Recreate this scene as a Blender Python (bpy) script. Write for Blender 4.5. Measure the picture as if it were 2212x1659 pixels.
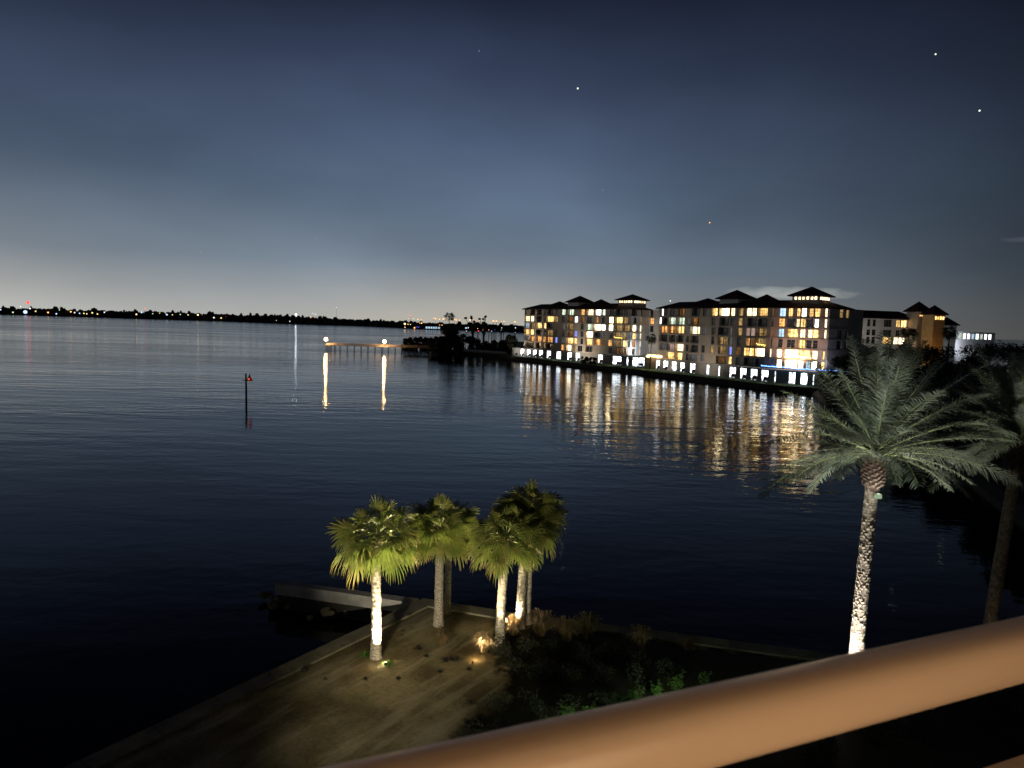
import bpy, bmesh, math, random
import numpy as np
from mathutils import Vector, Matrix, Euler, noise as mnoise

R = math.radians
scene = bpy.context.scene
for _o in list(bpy.data.objects):
    bpy.data.objects.remove(_o)
COL = scene.collection

# ------------------------------------------------------------------ camera
CAMZ = 16.3
FPX = 1470.0                      # focal length in pixels of a 2212 x 1659 frame
cam_d = bpy.data.cameras.new('camera')
cam_d.sensor_width = 36.0
cam_d.lens = 36.0 * FPX / 2212.0
cam_d.clip_start = 0.05
cam_d.clip_end = 30000
cam = bpy.data.objects.new('camera', cam_d)
COL.objects.link(cam)
PITCH, ROLL = -5.03, 1.65
CM = (Matrix.Rotation(R(90 + PITCH), 4, 'X') @ Matrix.Rotation(R(ROLL), 4, 'Z'))
cam.matrix_world = Matrix.Translation((0, 0, CAMZ)) @ CM
scene.camera = cam
cam_d.dof.use_dof = True
cam_d.dof.focus_distance = 90.0
cam_d.dof.aperture_fstop = 6.6

# ------------------------------------------------------------------ render look
scene.render.engine = 'CYCLES'
scene.cycles.use_denoising = True
try:
    scene.cycles.denoiser = 'OPENIMAGEDENOISE'
except Exception:
    pass
scene.cycles.max_bounces = 6
scene.cycles.diffuse_bounces = 2
scene.cycles.glossy_bounces = 3
scene.cycles.transmission_bounces = 3
scene.cycles.sample_clamp_indirect = 40.0
scene.cycles.caustics_reflective = False
scene.cycles.caustics_refractive = False
scene.view_settings.view_transform = 'Standard'
scene.view_settings.look = 'None'
scene.view_settings.exposure = 0.0
scene.view_settings.gamma = 1.0

# ------------------------------------------------------------------ night sky
world = bpy.data.worlds.new("World")
scene.world = world
world.use_nodes = True
wn, wl = world.node_tree.nodes, world.node_tree.links
wn.clear()
w_out = wn.new('ShaderNodeOutputWorld')
w_bg = wn.new('ShaderNodeBackground')
w_bg.inputs['Strength'].default_value = 1.0
w_tc = wn.new('ShaderNodeTexCoord')
w_sep = wn.new('ShaderNodeSeparateXYZ')
wl.new(w_tc.outputs['Generated'], w_sep.inputs[0])

def wmath(op, a, b=None, c=None, clamp=False):
    n = wn.new('ShaderNodeMath'); n.operation = op; n.use_clamp = clamp
    for i, v in enumerate((a, b, c)):
        if v is None: continue
        if isinstance(v, (int, float)): n.inputs[i].default_value = v
        else: wl.new(v, n.inputs[i])
    return n.outputs[0]

def wramp(fac, stops, interp='EASE'):
    n = wn.new('ShaderNodeValToRGB'); n.color_ramp.interpolation = interp
    cr = n.color_ramp
    while len(cr.elements) > 1: cr.elements.remove(cr.elements[-1])
    for i, (p, c) in enumerate(stops):
        e = cr.elements[0] if i == 0 else cr.elements.new(p)
        e.position = p
        e.color = (c[0], c[1], c[2], 1) if not isinstance(c, (int, float)) else (c, c, c, 1)
    wl.new(fac, n.inputs[0])
    return n.outputs[0]

w_el = wmath('ARCSINE', w_sep.outputs['Z'])                       # elevation
w_elf = wmath('MULTIPLY', w_el, 180 / math.pi / 90.0)             # 0..1 = 0..90 deg
w_az = wmath('ARCTAN2', w_sep.outputs['X'], w_sep.outputs['Y'])   # 0 = ahead, + = right
w_azf = wmath('MULTIPLY_ADD', w_az, 180 / math.pi / 120.0, 0.5)   # -60..60 -> 0..1
SKY = [(0.0, (.260, .270, .265)), (0.018, (.225, .250, .270)), (0.05, (.158, .208, .268)),
       (0.10, (.108, .156, .228)), (0.16, (.070, .102, .172)), (0.22, (.034, .049, .094)),
       (0.27, (.014, .020, .042)), (0.33, (.006, .009, .019)), (0.5, (.0015, .002, .005)), (1.0, (.001, .0015, .003))]
w_col = wramp(wmath('MAXIMUM', w_elf, 0.0), SKY, 'LINEAR')
w_azr = wramp(w_azf, [(0.0, .55), (0.17, .66), (0.38, 1.0), (0.54, .98), (0.66, .66), (0.80, .26), (1.0, .15)], 'LINEAR')
# city glow low on the left
glow = wmath('MULTIPLY', wramp(w_azf, [(0.05, 1.0), (0.19, 1.15), (0.25, .75), (0.33, .55), (0.5, 0.18), (0.62, 0.10), (1, 0)], 'LINEAR'),
             wramp(wmath('MAXIMUM', w_elf, 0.0), [(0, 1.0), (0.02, .62), (0.05, .22), (0.12, 0.0)], 'LINEAR'))
# faint cloud streaks
w_map = wn.new('ShaderNodeMapping'); w_map.inputs['Scale'].default_value = (2.0, 2.0, 5.0)
wl.new(w_tc.outputs['Generated'], w_map.inputs['Vector'])
w_no = wn.new('ShaderNodeTexNoise'); w_no.inputs['Scale'].default_value = 1.6
w_no.inputs['Detail'].default_value = 5.0; w_no.inputs['Roughness'].default_value = 0.45
wl.new(w_map.outputs[0], w_no.inputs['Vector'])
w_cl = wramp(w_no.outputs[0], [(0.30, .84), (0.5, 1.0), (0.72, 1.17)], 'LINEAR')
# one bright cloud patch low behind the condominiums
def blob(az0, el0, wa, we):
    a = wmath('DIVIDE', wmath('SUBTRACT', w_az, R(az0)), R(wa))
    e = wmath('DIVIDE', wmath('SUBTRACT', w_el, R(el0)), R(we))
    d = wmath('ADD', wmath('MULTIPLY', a, a), wmath('MULTIPLY', e, e))
    w_no2 = wn.new('ShaderNodeTexNoise'); w_no2.inputs['Scale'].default_value = 34.0
    w_no2.inputs['Detail'].default_value = 4.0
    m2 = wn.new('ShaderNodeMapping'); m2.inputs['Scale'].default_value = (1, 1, 3.5)
    wl.new(w_tc.outputs['Generated'], m2.inputs['Vector']); wl.new(m2.outputs[0], w_no2.inputs['Vector'])
    d = wmath('ADD', d, wmath('MULTIPLY_ADD', w_no2.outputs[0], 1.6, -0.8))
    return wmath('SUBTRACT', 1.0, d, clamp=True)
w_b1 = blob(21.6, 2.95, 5.2, 0.60)
w_b2 = blob(38.0, 6.6, 3.4, 0.25)
w_b3 = wramp(wmath('MULTIPLY', wmath('SUBTRACT', 1.0, wmath('ABSOLUTE', wmath('DIVIDE', wmath('ADD', w_az, R(3)), R(20))), clamp=True), wramp(wmath('MAXIMUM', w_elf, 0.0), [(0, 1.0), (0.03, .6), (0.07, 0.0)], 'LINEAR')), [(0, 0.0), (1, 1.0)])
w_sky = wn.new('ShaderNodeTexSky')
w_sky.sky_type = 'NISHITA'; w_sky.sun_disc = False
w_sky.sun_elevation = R(-6.0); w_sky.sun_rotation = R(-70)
def wmix(kind, a, b, fac=1.0):
    n = wn.new('ShaderNodeMix'); n.data_type = 'RGBA'; n.blend_type = kind; n.clamp_factor = False
    n.inputs[0].default_value = 1.0
    if isinstance(fac, (int, float)): n.inputs[0].default_value = fac
    else: wl.new(fac, n.inputs[0])
    for v, k in ((a, 6), (b, 7)):
        if isinstance(v, tuple): n.inputs[k].default_value = (*v, 1)
        else: wl.new(v, n.inputs[k])
    return n.outputs[2]
c = wmix('MULTIPLY', w_col, w_azr)
c = wmix('MULTIPLY', c, w_cl)
c = wmix('ADD', c, (.30, .29, .26), glow)
c = wmix('ADD', c, (.20, .20, .165), w_b1)
c = wmix('ADD', c, (.035, .035, .04), w_b2)
c = wmix('ADD', c, (.15, .115, .065), w_b3)
c = wmix('ADD', c, w_sky.outputs[0], 0.02)
wl.new(c, w_bg.inputs['Color'])
wl.new(w_bg.outputs[0], w_out.inputs['Surface'])

# ------------------------------------------------------------------ picking helpers
C3 = CM.to_3x3()
O = Vector((0, 0, CAMZ))
def ray(px, py):
    """direction through a point of the 2212 x 1659 frame"""
    return (C3 @ Vector((px - 1106.0, 829.5 - py, -FPX))).normalized()
def at_z(px, py, z):
    d = ray(px, py); t = (z - CAMZ) / d.z
    return O + d * t
def at_y(px, py, Y):
    d = ray(px, py); return O + d * (Y / d.y)
def hit_plane(px, py, p0, p1):
    """vertical plane through 2D points p0 p1"""
    d = ray(px, py)
    ex, ey = p1[0] - p0[0], p1[1] - p0[1]
    nx, ny = -ey, ex
    t = (nx * p0[0] + ny * p0[1]) / (nx * d.x + ny * d.y)
    return O + d * t
def horiz(px):
    return 668 + 0.0288 * px

# ------------------------------------------------------------------ object helpers
def tag(o, label=None, cat=None, group=None, kind=None):
    if label: o['label'] = label
    if cat: o['category'] = cat
    if group: o['group'] = group
    if kind: o['kind'] = kind
    return o
def empty(name, loc=(0, 0, 0), rz=0.0):
    o = bpy.data.objects.new(name, None); COL.objects.link(o)
    o.empty_display_size = 0.3
    o.location = loc; o.rotation_euler = (0, 0, rz)
    return o

class MB:
    """collects faces, builds one mesh object"""
    def __init__(self):
        self.v = []; self.f = []; self.m = []
    def add(self, vs, fs, mi=0):
        b = len(self.v); self.v.extend([tuple(p) for p in vs])
        for f in fs:
            self.f.append(tuple(i + b for i in f)); self.m.append(mi)
    def quad(self, a, b, c, d, mi=0):
        self.add([a, b, c, d], [(0, 1, 2, 3)], mi)
    def box(self, c, s, rz=0.0, mi=0, M=None):
        x, y, z = s[0] / 2, s[1] / 2, s[2] / 2
        ps = [Vector((sx * x, sy * y, sz * z)) for sz in (-1, 1) for sy in (-1, 1) for sx in (-1, 1)]
        if M is None: M = Matrix.Rotation(rz, 3, 'Z')
        ps = [M @ p + Vector(c) for p in ps]
        self.add(ps, [(0, 2, 3, 1), (4, 5, 7, 6), (0, 1, 5, 4), (2, 6, 7, 3), (0, 4, 6, 2), (1, 3, 7, 5)], mi)
    def bar(self, a, b, w, h=None, mi=0):
        a, b = Vector(a), Vector(b); d = b - a; L = d.length
        if L < 1e-6: return
        q = d.to_track_quat('X', 'Z').to_matrix()
        self.box((a + b) / 2, (L, w, h or w), M=q, mi=mi)
    def tube(self, pts, rads, n=8, mi=0, cap=True):
        pts = [Vector(p) for p in pts]; rings = []
        up = Vector((0.31, 0.17, 0.93)).normalized()
        b = len(self.v)
        for i, p in enumerate(pts):
            d = (pts[min(i + 1, len(pts) - 1)] - pts[max(i - 1, 0)]).normalized()
            if abs(d.dot(up)) > 0.98: up = Vector((1, 0, 0.1)).normalized()
            s = d.cross(up).normalized(); t = s.cross(d)
            for k in range(n):
                a = 2 * math.pi * k / n
                self.v.append(tuple(p + (s * math.cos(a) + t * math.sin(a)) * rads[i]))
        for i in range(len(pts) - 1):
            for k in range(n):
                k2 = (k + 1) % n
                self.f.append((b + i * n + k, b + i * n + k2, b + (i + 1) * n + k2, b + (i + 1) * n + k)); self.m.append(mi)
        if cap:
            self.f.append(tuple(b + k for k in range(n))[::-1]); self.m.append(mi)
            e = b + (len(pts) - 1) * n
            self.f.append(tuple(e + k for k in range(n))); self.m.append(mi)
    def sphere(self, c, r, n=8, m=6, mi=0, sc=(1, 1, 1), jit=0.0, rnd=None):
        b = len(self.v); c = Vector(c)
        self.v.append(tuple(c + Vector((0, 0, -r * sc[2]))))
        for i in range(1, m):
            ph = -math.pi / 2 + math.pi * i / m
            for k in range(n):
                a = 2 * math.pi * k / n
                q = 1 + (rnd.uniform(-jit, jit) if jit else 0)
                self.v.append(tuple(c + Vector((math.cos(ph) * math.cos(a) * r * sc[0] * q, math.cos(ph) * math.sin(a) * r * sc[1] * q, math.sin(ph) * r * sc[2] * q))))
        self.v.append(tuple(c + Vector((0, 0, r * sc[2]))))
        top = len(self.v) - 1
        for k in range(n):
            k2 = (k + 1) % n
            self.f.append((b, b + 1 + k2, b + 1 + k)); self.m.append(mi)
            e = b + 1 + (m - 2) * n
            self.f.append((top, e + k, e + k2)); self.m.append(mi)
            for i in range(m - 2):
                q0 = b + 1 + i * n
                self.f.append((q0 + k, q0 + k2, q0 + n + k2, q0 + n + k)); self.m.append(mi)
    def build(self, name, mats, parent=None, smooth=False, loc=None):
        me = bpy.data.meshes.new(name)
        if not isinstance(mats, (list, tuple)): mats = [mats]
        vs = self.v
        if loc is not None:
            vs = [(p[0] - loc[0], p[1] - loc[1], p[2] - loc[2]) for p in vs]
        me.from_pydata(vs, [], self.f)
        for m in mats: me.materials.append(m)
        if any(self.m): me.polygons.foreach_set('material_index', self.m)
        if smooth: me.polygons.foreach_set('use_smooth', [True] * len(me.polygons))
        me.update()
        o = bpy.data.objects.new(name, me); COL.objects.link(o)
        if loc is not None: o.location = loc
        if parent is not None:
            o.parent = parent
        return o

# ------------------------------------------------------------------ materials
def new_mat(name):
    m = bpy.data.materials.new(name); m.use_nodes = True
    nt = m.node_tree; nt.nodes.clear()
    out = nt.nodes.new('ShaderNodeOutputMaterial')
    return m, nt, out
def mat(name, col, rough=0.7, col2=None, scale=3.0, bump=0.0, bscale=None, spec=0.4, metal=0.0, stretch=(1, 1, 1), transl=0.0, sharp=(0.35, 0.65)):
    m, nt, out = new_mat(name)
    N, L = nt.nodes, nt.links
    p = N.new('ShaderNodeBsdfPrincipled')
    p.inputs['Roughness'].default_value = rough
    p.inputs['Metallic'].default_value = metal
    p.inputs['Specular IOR Level'].default_value = spec
    p.inputs['Base Color'].default_value = (*col, 1)
    tc = N.new('ShaderNodeTexCoord'); mp = N.new('ShaderNodeMapping')
    mp.inputs['Scale'].default_value = stretch
    L.new(tc.outputs['Object'], mp.inputs['Vector'])
    if col2:
        no = N.new('ShaderNodeTexNoise'); no.inputs['Scale'].default_value = scale; no.inputs['Detail'].default_value = 6
        L.new(mp.outputs[0], no.inputs['Vector'])
        rp = N.new('ShaderNodeValToRGB')
        rp.color_ramp.elements[0].position = sharp[0]; rp.color_ramp.elements[0].color = (*col, 1)
        rp.color_ramp.elements[1].position = sharp[1]; rp.color_ramp.elements[1].color = (*col2, 1)
        L.new(no.outputs[0], rp.inputs[0]); L.new(rp.outputs[0], p.inputs['Base Color'])
    if bump:
        nb = N.new('ShaderNodeTexNoise'); nb.inputs['Scale'].default_value = bscale or scale * 3; nb.inputs['Detail'].default_value = 5
        L.new(mp.outputs[0], nb.inputs['Vector'])
        bp = N.new('ShaderNodeBump'); bp.inputs['Strength'].default_value = 1.0; bp.inputs['Distance'].default_value = bump
        L.new(nb.outputs[0], bp.inputs['Height']); L.new(bp.outputs[0], p.inputs['Normal'])
    if transl:
        tr = N.new('ShaderNodeBsdfTranslucent'); tr.inputs['Color'].default_value = (*[min(1, x * 1.4) for x in col], 1)
        mx = N.new('ShaderNodeMixShader'); mx.inputs[0].default_value = transl
        L.new(p.outputs[0], mx.inputs[1]); L.new(tr.outputs[0], mx.inputs[2]); L.new(mx.outputs[0], out.inputs[0])
    else:
        L.new(p.outputs[0], out.inputs[0])
    return m
def emit(name, col, s):
    m, nt, out = new_mat(name)
    e = nt.nodes.new('ShaderNodeEmission'); e.inputs[0].default_value = (*col, 1); e.inputs[1].default_value = s
    nt.links.new(e.outputs[0], out.inputs[0])
    return m
def lit_room(name, col, s, lo=0.25, clutter=0.5, hue=(1, 1, 1), uvar=0.0):
    """lit interior seen through glass: curtain bands, furniture silhouettes near the floor"""
    m, nt, out = new_mat(name)
    N, L = nt.nodes, nt.links
    e = N.new('ShaderNodeEmission')
    tc = N.new('ShaderNodeTexCoord')
    mp = N.new('ShaderNodeMapping'); mp.inputs['Scale'].default_value = (1.5, 1.5, .08)
    L.new(tc.outputs['Object'], mp.inputs['Vector'])
    n1 = N.new('ShaderNodeTexNoise'); n1.inputs['Scale'].default_value = 1.0; n1.inputs['Detail'].default_value = 2
    L.new(mp.outputs[0], n1.inputs['Vector'])
    r1 = N.new('ShaderNodeMapRange'); r1.inputs[1].default_value = .38; r1.inputs[2].default_value = .6
    r1.inputs[3].default_value = lo; r1.inputs[4].default_value = 1.0
    L.new(n1.outputs[0], r1.inputs[0])
    n2 = N.new('ShaderNodeTexNoise'); n2.inputs['Scale'].default_value = 1.5; n2.inputs['Detail'].default_value = 3
    L.new(tc.outputs['Object'], n2.inputs['Vector'])
    r2 = N.new('ShaderNodeMapRange'); r2.inputs[1].default_value = .40; r2.inputs[2].default_value = .52
    r2.inputs[3].default_value = 1 - clutter; r2.inputs[4].default_value = 1.0
    L.new(n2.outputs[0], r2.inputs[0])
    mu = N.new('ShaderNodeMath'); mu.operation = 'MULTIPLY'
    L.new(r1.outputs[0], mu.inputs[0]); L.new(r2.outputs[0], mu.inputs[1])
    m3 = N.new('ShaderNodeMath'); m3.operation = 'MULTIPLY'; m3.inputs[1].default_value = s
    L.new(mu.outputs[0], m3.inputs[0])
    e.inputs[0].default_value = (*col, 1)
    L.new(m3.outputs[0], e.inputs[1])
    L.new(e.outputs[0], out.inputs[0])
    return m

M = {}
M['stucco'] = mat('stucco', (.42, .36, .29), .9, (.48, .42, .35), .5, .004, 6)
M['pale_stucco'] = mat('pale stucco', (.66, .64, .62), .9, (.58, .57, .56), .5, .004, 6)
M['podium'] = mat('podium stucco', (.33, .31, .28), .9, (.26, .245, .22), .6, .004, 6)
M['orange_stucco'] = mat('ochre stucco', (.55, .38, .18), .9, (.42, .29, .13), .4)
M['roof'] = mat('red clay tile', (.055, .012, .010), .85, (.035, .010, .010), 2.0, .02, 8)
M['trim'] = mat('white trim', (.62, .60, .57), .7)
M['frame'] = mat('window frame', (.18, .17, .16), .5)
M['glass'] = mat('dark glass', (.012, .014, .018), .12, (.03, .03, .035), 1.2, spec=.8)
M['rail_dark'] = mat('dark balustrade', (.05, .045, .04), .6)
M['concrete'] = mat('concrete', (.13, .115, .09), .9, (.20, .18, .14), 1.6, .01, 14)
M['pale_concrete'] = mat('pale concrete', (.34, .33, .33), .9, (.22, .21, .21), 1.3, .012, 10)
M['lawn'] = mat('lawn', (.11, .22, .05), .95, (.07, .15, .03), 1.5, .03, 30)
M['soil'] = mat('dark soil', (.020, .018, .012), .95, (.035, .03, .018), 1.1, .04, 6)
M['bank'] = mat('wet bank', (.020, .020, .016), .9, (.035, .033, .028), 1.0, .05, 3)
M['wood'] = mat('weathered wood', (.30, .25, .19), .85, (.20, .17, .13), 4, .01, 20)
M['dark_wood'] = mat('wet piling wood', (.045, .04, .035), .85, (.07, .06, .05), 3)
M['rock'] = mat('lichen rock', (.20, .19, .12), .95, (.10, .10, .07), 5, .04, 9)
M['trunk_sabal'] = mat('cabbage palm bark', (.42, .37, .31), .9, (.12, .10, .085), 11, .03, 22, stretch=(1, 1, 2.2))
M['trunk_date'] = mat('date palm bark', (.36, .31, .24), .9, (.18, .14, .10), 7, .015, 22)
M['boot'] = mat('palm boots', (.085, .052, .034), .9, (.05, .032, .022), 8, .02, 20)
M['fan'] = mat('fan frond', (.085, .12, .022), .42, (.27, .26, .07), 1.8, spec=.5, transl=.42)
M['fan_dry'] = mat('dry fan tips', (.19, .16, .055), .7, (.17, .12, .04), 3, transl=.4)
M['date'] = mat('date frond', (.185, .21, .155), .40, (.06, .085, .055), 1.4, spec=.6, transl=.28)
M['rachis'] = mat('frond rachis', (.22, .27, .10), .5)
M['leaf'] = mat('night foliage', (.045, .055, .025), .8, (.025, .032, .015), .8, transl=.1)
M['leaf_dark'] = mat('dark mangrove foliage', (.022, .026, .014), .85, (.012, .014, .009), .6)
M['leaf_green'] = mat('hedge leaf', (.09, .20, .03), .5, (.05, .13, .02), 6, transl=.2)
M['bark'] = mat('bark', (.06, .05, .04), .9, (.035, .03, .025), 4)
M['grass_dry'] = mat('muhly grass', (.20, .145, .065), .8, (.12, .09, .04), 4, transl=.25)
M['grass_seed'] = mat('muhly plume', (.26, .18, .12), .8, transl=.3)
M['black'] = mat('black metal', (.015, .015, .015), .5, metal=.3)
M['black_paint'] = mat('dark car paint', (.02, .022, .028), .25, spec=.6)
M['red_paint'] = mat('red day board', (.75, .07, .03), .6)
M['handrail'] = mat('bronze painted handrail', (.40, .29, .20), .30, (.44, .32, .22), 2.0, spec=.5)
M['floor'] = mat('balcony floor', (.60, .55, .48), .8)

E = {
    'Y': lit_room('lit room yellow', (1, .60, .20), 4.2, .25, .55),
    'y': lit_room('lit room dim yellow', (1, .62, .24), .60, .2, .6),
    'O': lit_room('lit room orange', (1, .46, .14), 2.0, .2, .55),
    'o': lit_room('lit room dim orange', (1, .46, .15), .34, .15, .6),
    'C': lit_room('lit room cream', (1, .80, .46), 4.6, .3, .45),
    'Z': lit_room('lit room bright', (1, .78, .42), 11.0, .55, .25),
    'W': lit_room('lit room white', (.95, .98, 1), 5.5, .45, .35),
    'G': lit_room('lit room green white', (.78, .95, .70), 1.8, .3, .4),
    'g': lit_room('lit room grey', (.75, .80, .85), .16, .4, .4),
    'B': lit_room('lit room blue', (.20, .28, 1), 2.0, .3, .4),
    'K': lit_room('lit room pale blue', (.55, .80, 1), 1.6, .3, .4),
    'P': lit_room('lit room rose', (.95, .66, .55), .55, .6, .2),
    'N': lit_room('garage wall glow', (.86, .94, 1), 8.0, .3, .9),
}
E['warm_bulb'] = emit('warm bulb', (1, .62, .22), 9)
E['amber_bulb'] = emit('amber bulb', (1, .42, .10), 6)
E['white_bulb'] = emit('white bulb', (.9, .95, 1), 6)
E['cyan_bulb'] = emit('blue white bulb', (.55, .68, 1), 6)
E['blue_bulb'] = emit('blue bulb', (.12, .30, 1), 5)
E['red_bulb'] = emit('red bulb', (1, .04, .05), 5)
E['green_bulb'] = emit('green white bulb', (.70, 1, .62), 5)
E['yellow_bulb'] = emit('yellow bulb', (1, .72, .15), 5)
E['pier_bulb'] = emit('pier bulb', (1, .54, .18), 110)
for k_, c_ in (('amber', (1, .40, .10)), ('warm', (1, .66, .30)), ('white', (.92, .96, 1)), ('cyan', (.55, .68, 1)), ('blue', (.10, .12, 1)), ('red', (1, .05, .05)), ('green', (.72, 1, .60)), ('yellow', (1, .78, .25))):
    E['shore_' + k_] = emit('shore lamp ' + k_, c_, 3.0 if k_ in ('amber', 'warm', 'red') else 1.5)
E['unlit'] = M['glass']
E['star'] = emit('star glow', (.85, 1, .80), 1.6)
E['star_dim'] = emit('dim star glow', (.75, .85, 1), .40)
E['star_orange'] = emit('orange star glow', (1, .55, .25), 1.3)

# ------------------------------------------------------------------ water
def water_material():
    m, nt, out = new_mat('night water')
    N, L = nt.nodes, nt.links
    p = N.new('ShaderNodeBsdfPrincipled')
    p.inputs['Base Color'].default_value = (.002, .003, .005, 1)
    p.inputs['Roughness'].default_value = 0.035
    p.inputs['IOR'].default_value = 1.25
    tc = N.new('ShaderNodeTexCoord')
    def noise(sc, det, stretch=(1, 1, 1), rz=0, rough=.5):
        mp = N.new('ShaderNodeMapping'); mp.inputs['Scale'].default_value = stretch; mp.inputs['Rotation'].default_value = (0, 0, rz)
        L.new(tc.outputs['Object'], mp.inputs['Vector'])
        n = N.new('ShaderNodeTexNoise'); n.inputs['Scale'].default_value = sc; n.inputs['Detail'].default_value = det
        n.inputs['Roughness'].default_value = rough
        L.new(mp.outputs[0], n.inputs['Vector']); return n.outputs[0]
    def math_(op, a, b):
        n = N.new('ShaderNodeMath'); n.operation = op
        for i, v in enumerate((a, b)):
            if isinstance(v, (int, float)): n.inputs[i].default_value = v
            else: L.new(v, n.inputs[i])
        return n.outputs[0]
    small = noise(.75, 3, (.85, 1.25, 1), R(10), .5)      # ~1 m ripples, crests lying across the view
    mid = noise(.22, 2, (.42, 1.3, 1), R(-8), .45)           # 4 m wavelets
    h = math_('ADD', math_('MULTIPLY', small, WAVE_S), math_('MULTIPLY', mid, WAVE_M))
    gust = noise(.0085, 3, (.35, 1.3, 1), R(8), .5)         # calm and ruffled patches
    mr = N.new('ShaderNodeMapRange'); mr.inputs[1].default_value = .38; mr.inputs[2].default_value = .62
    mr.inputs[3].default_value = .42; mr.inputs[4].default_value = 1.55
    L.new(gust, mr.inputs[0])
    patch = noise(.035, 2, (.5, 1.2, 1), R(-15), .5)
    mp_ = N.new('ShaderNodeMapRange'); mp_.inputs[1].default_value = .35; mp_.inputs[2].default_value = .65
    mp_.inputs[3].default_value = .6; mp_.inputs[4].default_value = 1.35
    L.new(patch, mp_.inputs[0])
    rg = N.new('ShaderNodeMapRange'); rg.inputs[1].default_value = .40; rg.inputs[2].default_value = .60
    rg.inputs[3].default_value = .025; rg.inputs[4].default_value = .065
    L.new(gust, rg.inputs[0])
    # open bay more ruffled than the sheltered cove by the seawall
    sx = N.new('ShaderNodeSeparateXYZ'); L.new(tc.outputs['Object'], sx.inputs[0])
    def mapr(v, a0, a1, b0, b1):
        n = N.new('ShaderNodeMapRange'); n.interpolation_type = 'SMOOTHSTEP'
        for i_, q_ in enumerate((a0, a1, b0, b1)): n.inputs[i_ + 1].default_value = q_
        L.new(v, n.inputs[0]); return n.outputs[0]
    west = math_('MULTIPLY', mapr(sx.outputs[0], -110, 10, 1, 0), mapr(sx.outputs[1], 110, 260, 0, 1))
    open_ = math_('ADD', math_('MULTIPLY', west, .9), mapr(sx.outputs[1], 300, 800, 0, 1.6))
    ruffle = math_('ADD', open_, mapr(sx.outputs[1], 45, 130, .42, 1.0))
    h = math_('MULTIPLY', h, ruffle)
    L.new(math_('ADD', rg.outputs[0], math_('MULTIPLY', open_, .035)), p.inputs['Roughness'])
    h = math_('MULTIPLY', math_('MULTIPLY', h, mr.outputs[0]), mp_.outputs[0])
    bp = N.new('ShaderNodeBump'); bp.inputs['Strength'].default_value = 1; bp.inputs['Distance'].default_value = 1
    L.new(h, bp.inputs['Height']); L.new(bp.outputs[0], p.inputs['Normal'])
    L.new(p.outputs[0], out.inputs[0])
    return m
WAVE_S, WAVE_M = 0.056, 0.155
M['water'] = water_material()
w = MB(); w.quad((-9000, -600, 0), (9000, -600, 0), (9000, 9000, 0), (-9000, 9000, 0))
tag(w.build('water', M['water']), kind='structure')
w = MB(); w.quad((-9000, -600, -3), (9000, -600, -3), (9000, 9000, -3), (-9000, 9000, -3))
tag(w.build('bay_bed', M['soil']), kind='structure')

# ------------------------------------------------------------------ near ground
GZ = 1.5
RD = Vector((math.sin(R(67.4)), math.cos(R(67.4)), 0))      # direction of our own building and its railing
RN = Vector((-RD.y, RD.x, 0))                               # pointing out over the garden
corner = at_z(915, 1293, GZ)
edge_l = at_z(173, 1643, GZ)
left_far = edge_l + (edge_l - corner) * 1.6
r1 = at_z(1120, 1326, GZ); r2 = at_z(1340, 1352, GZ); r3 = at_z(1700, 1400, GZ)
r4 = r3 + (r3 - r2).normalized() * 24
shore = [left_far, edge_l, corner, r1, r2, r3, r4]
def seg_pts(poly, step):
    out = []
    for a, b in zip(poly[:-1], poly[1:]):
        n = max(1, int((b - a).length / step))
        for i in range(n): out.append(a + (b - a) * (i / n))
    out.append(poly[-1]); return out
def inward(i, pts):
    d = (pts[min(i + 1, len(pts) - 1)] - pts[max(i - 1, 0)]); d.z = 0; d.normalize()
    return Vector((d.y, -d.x, 0))
def sand_h(x, y):
    h = 0.05 * mnoise.noise((x * .35, y * .35, 0)) + 0.022 * mnoise.noise((x * 1.4, y * 1.4, 4))
    # wheel and rake tracks running along the seawall
    d = (edge_l - corner); d.z = 0; d.normalize()
    s = (x - corner.x) * d.y - (y - corner.y) * d.x
    a = (x - corner.x) * d.x + (y - corner.y) * d.y
    s += 0.9 * mnoise.noise((a * .12, s * .2, 9))
    h += 0.055 * math.sin(s * 3.1) * max(0, min(1, (a - 6) / 8)) * (0.5 + mnoise.noise((a * .3, s * .8, 2)))
    h += 0.035 * mnoise.noise((a * .5, s * 2.6, 7))
    return h
BED = [at_z(x, y, GZ) for x, y in [(1062, 1400), (1090, 1362), (1150, 1350), (1340, 1372), (1700, 1420), (2300, 1500), (2500, 1900), (850, 1900), (985, 1640), (1010, 1560), (1120, 1500), (1085, 1440)]]
def in_bed(x, y):
    c_ = False; j_ = len(BED) - 1
    for i_ in range(len(BED)):
        a_, b_ = BED[i_], BED[j_]
        if (a_.y > y) != (b_.y > y) and x < (b_.x - a_.x) * (y - a_.y) / (b_.y - a_.y) + a_.x: c_ = not c_
        j_ = i_
    return c_
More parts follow.
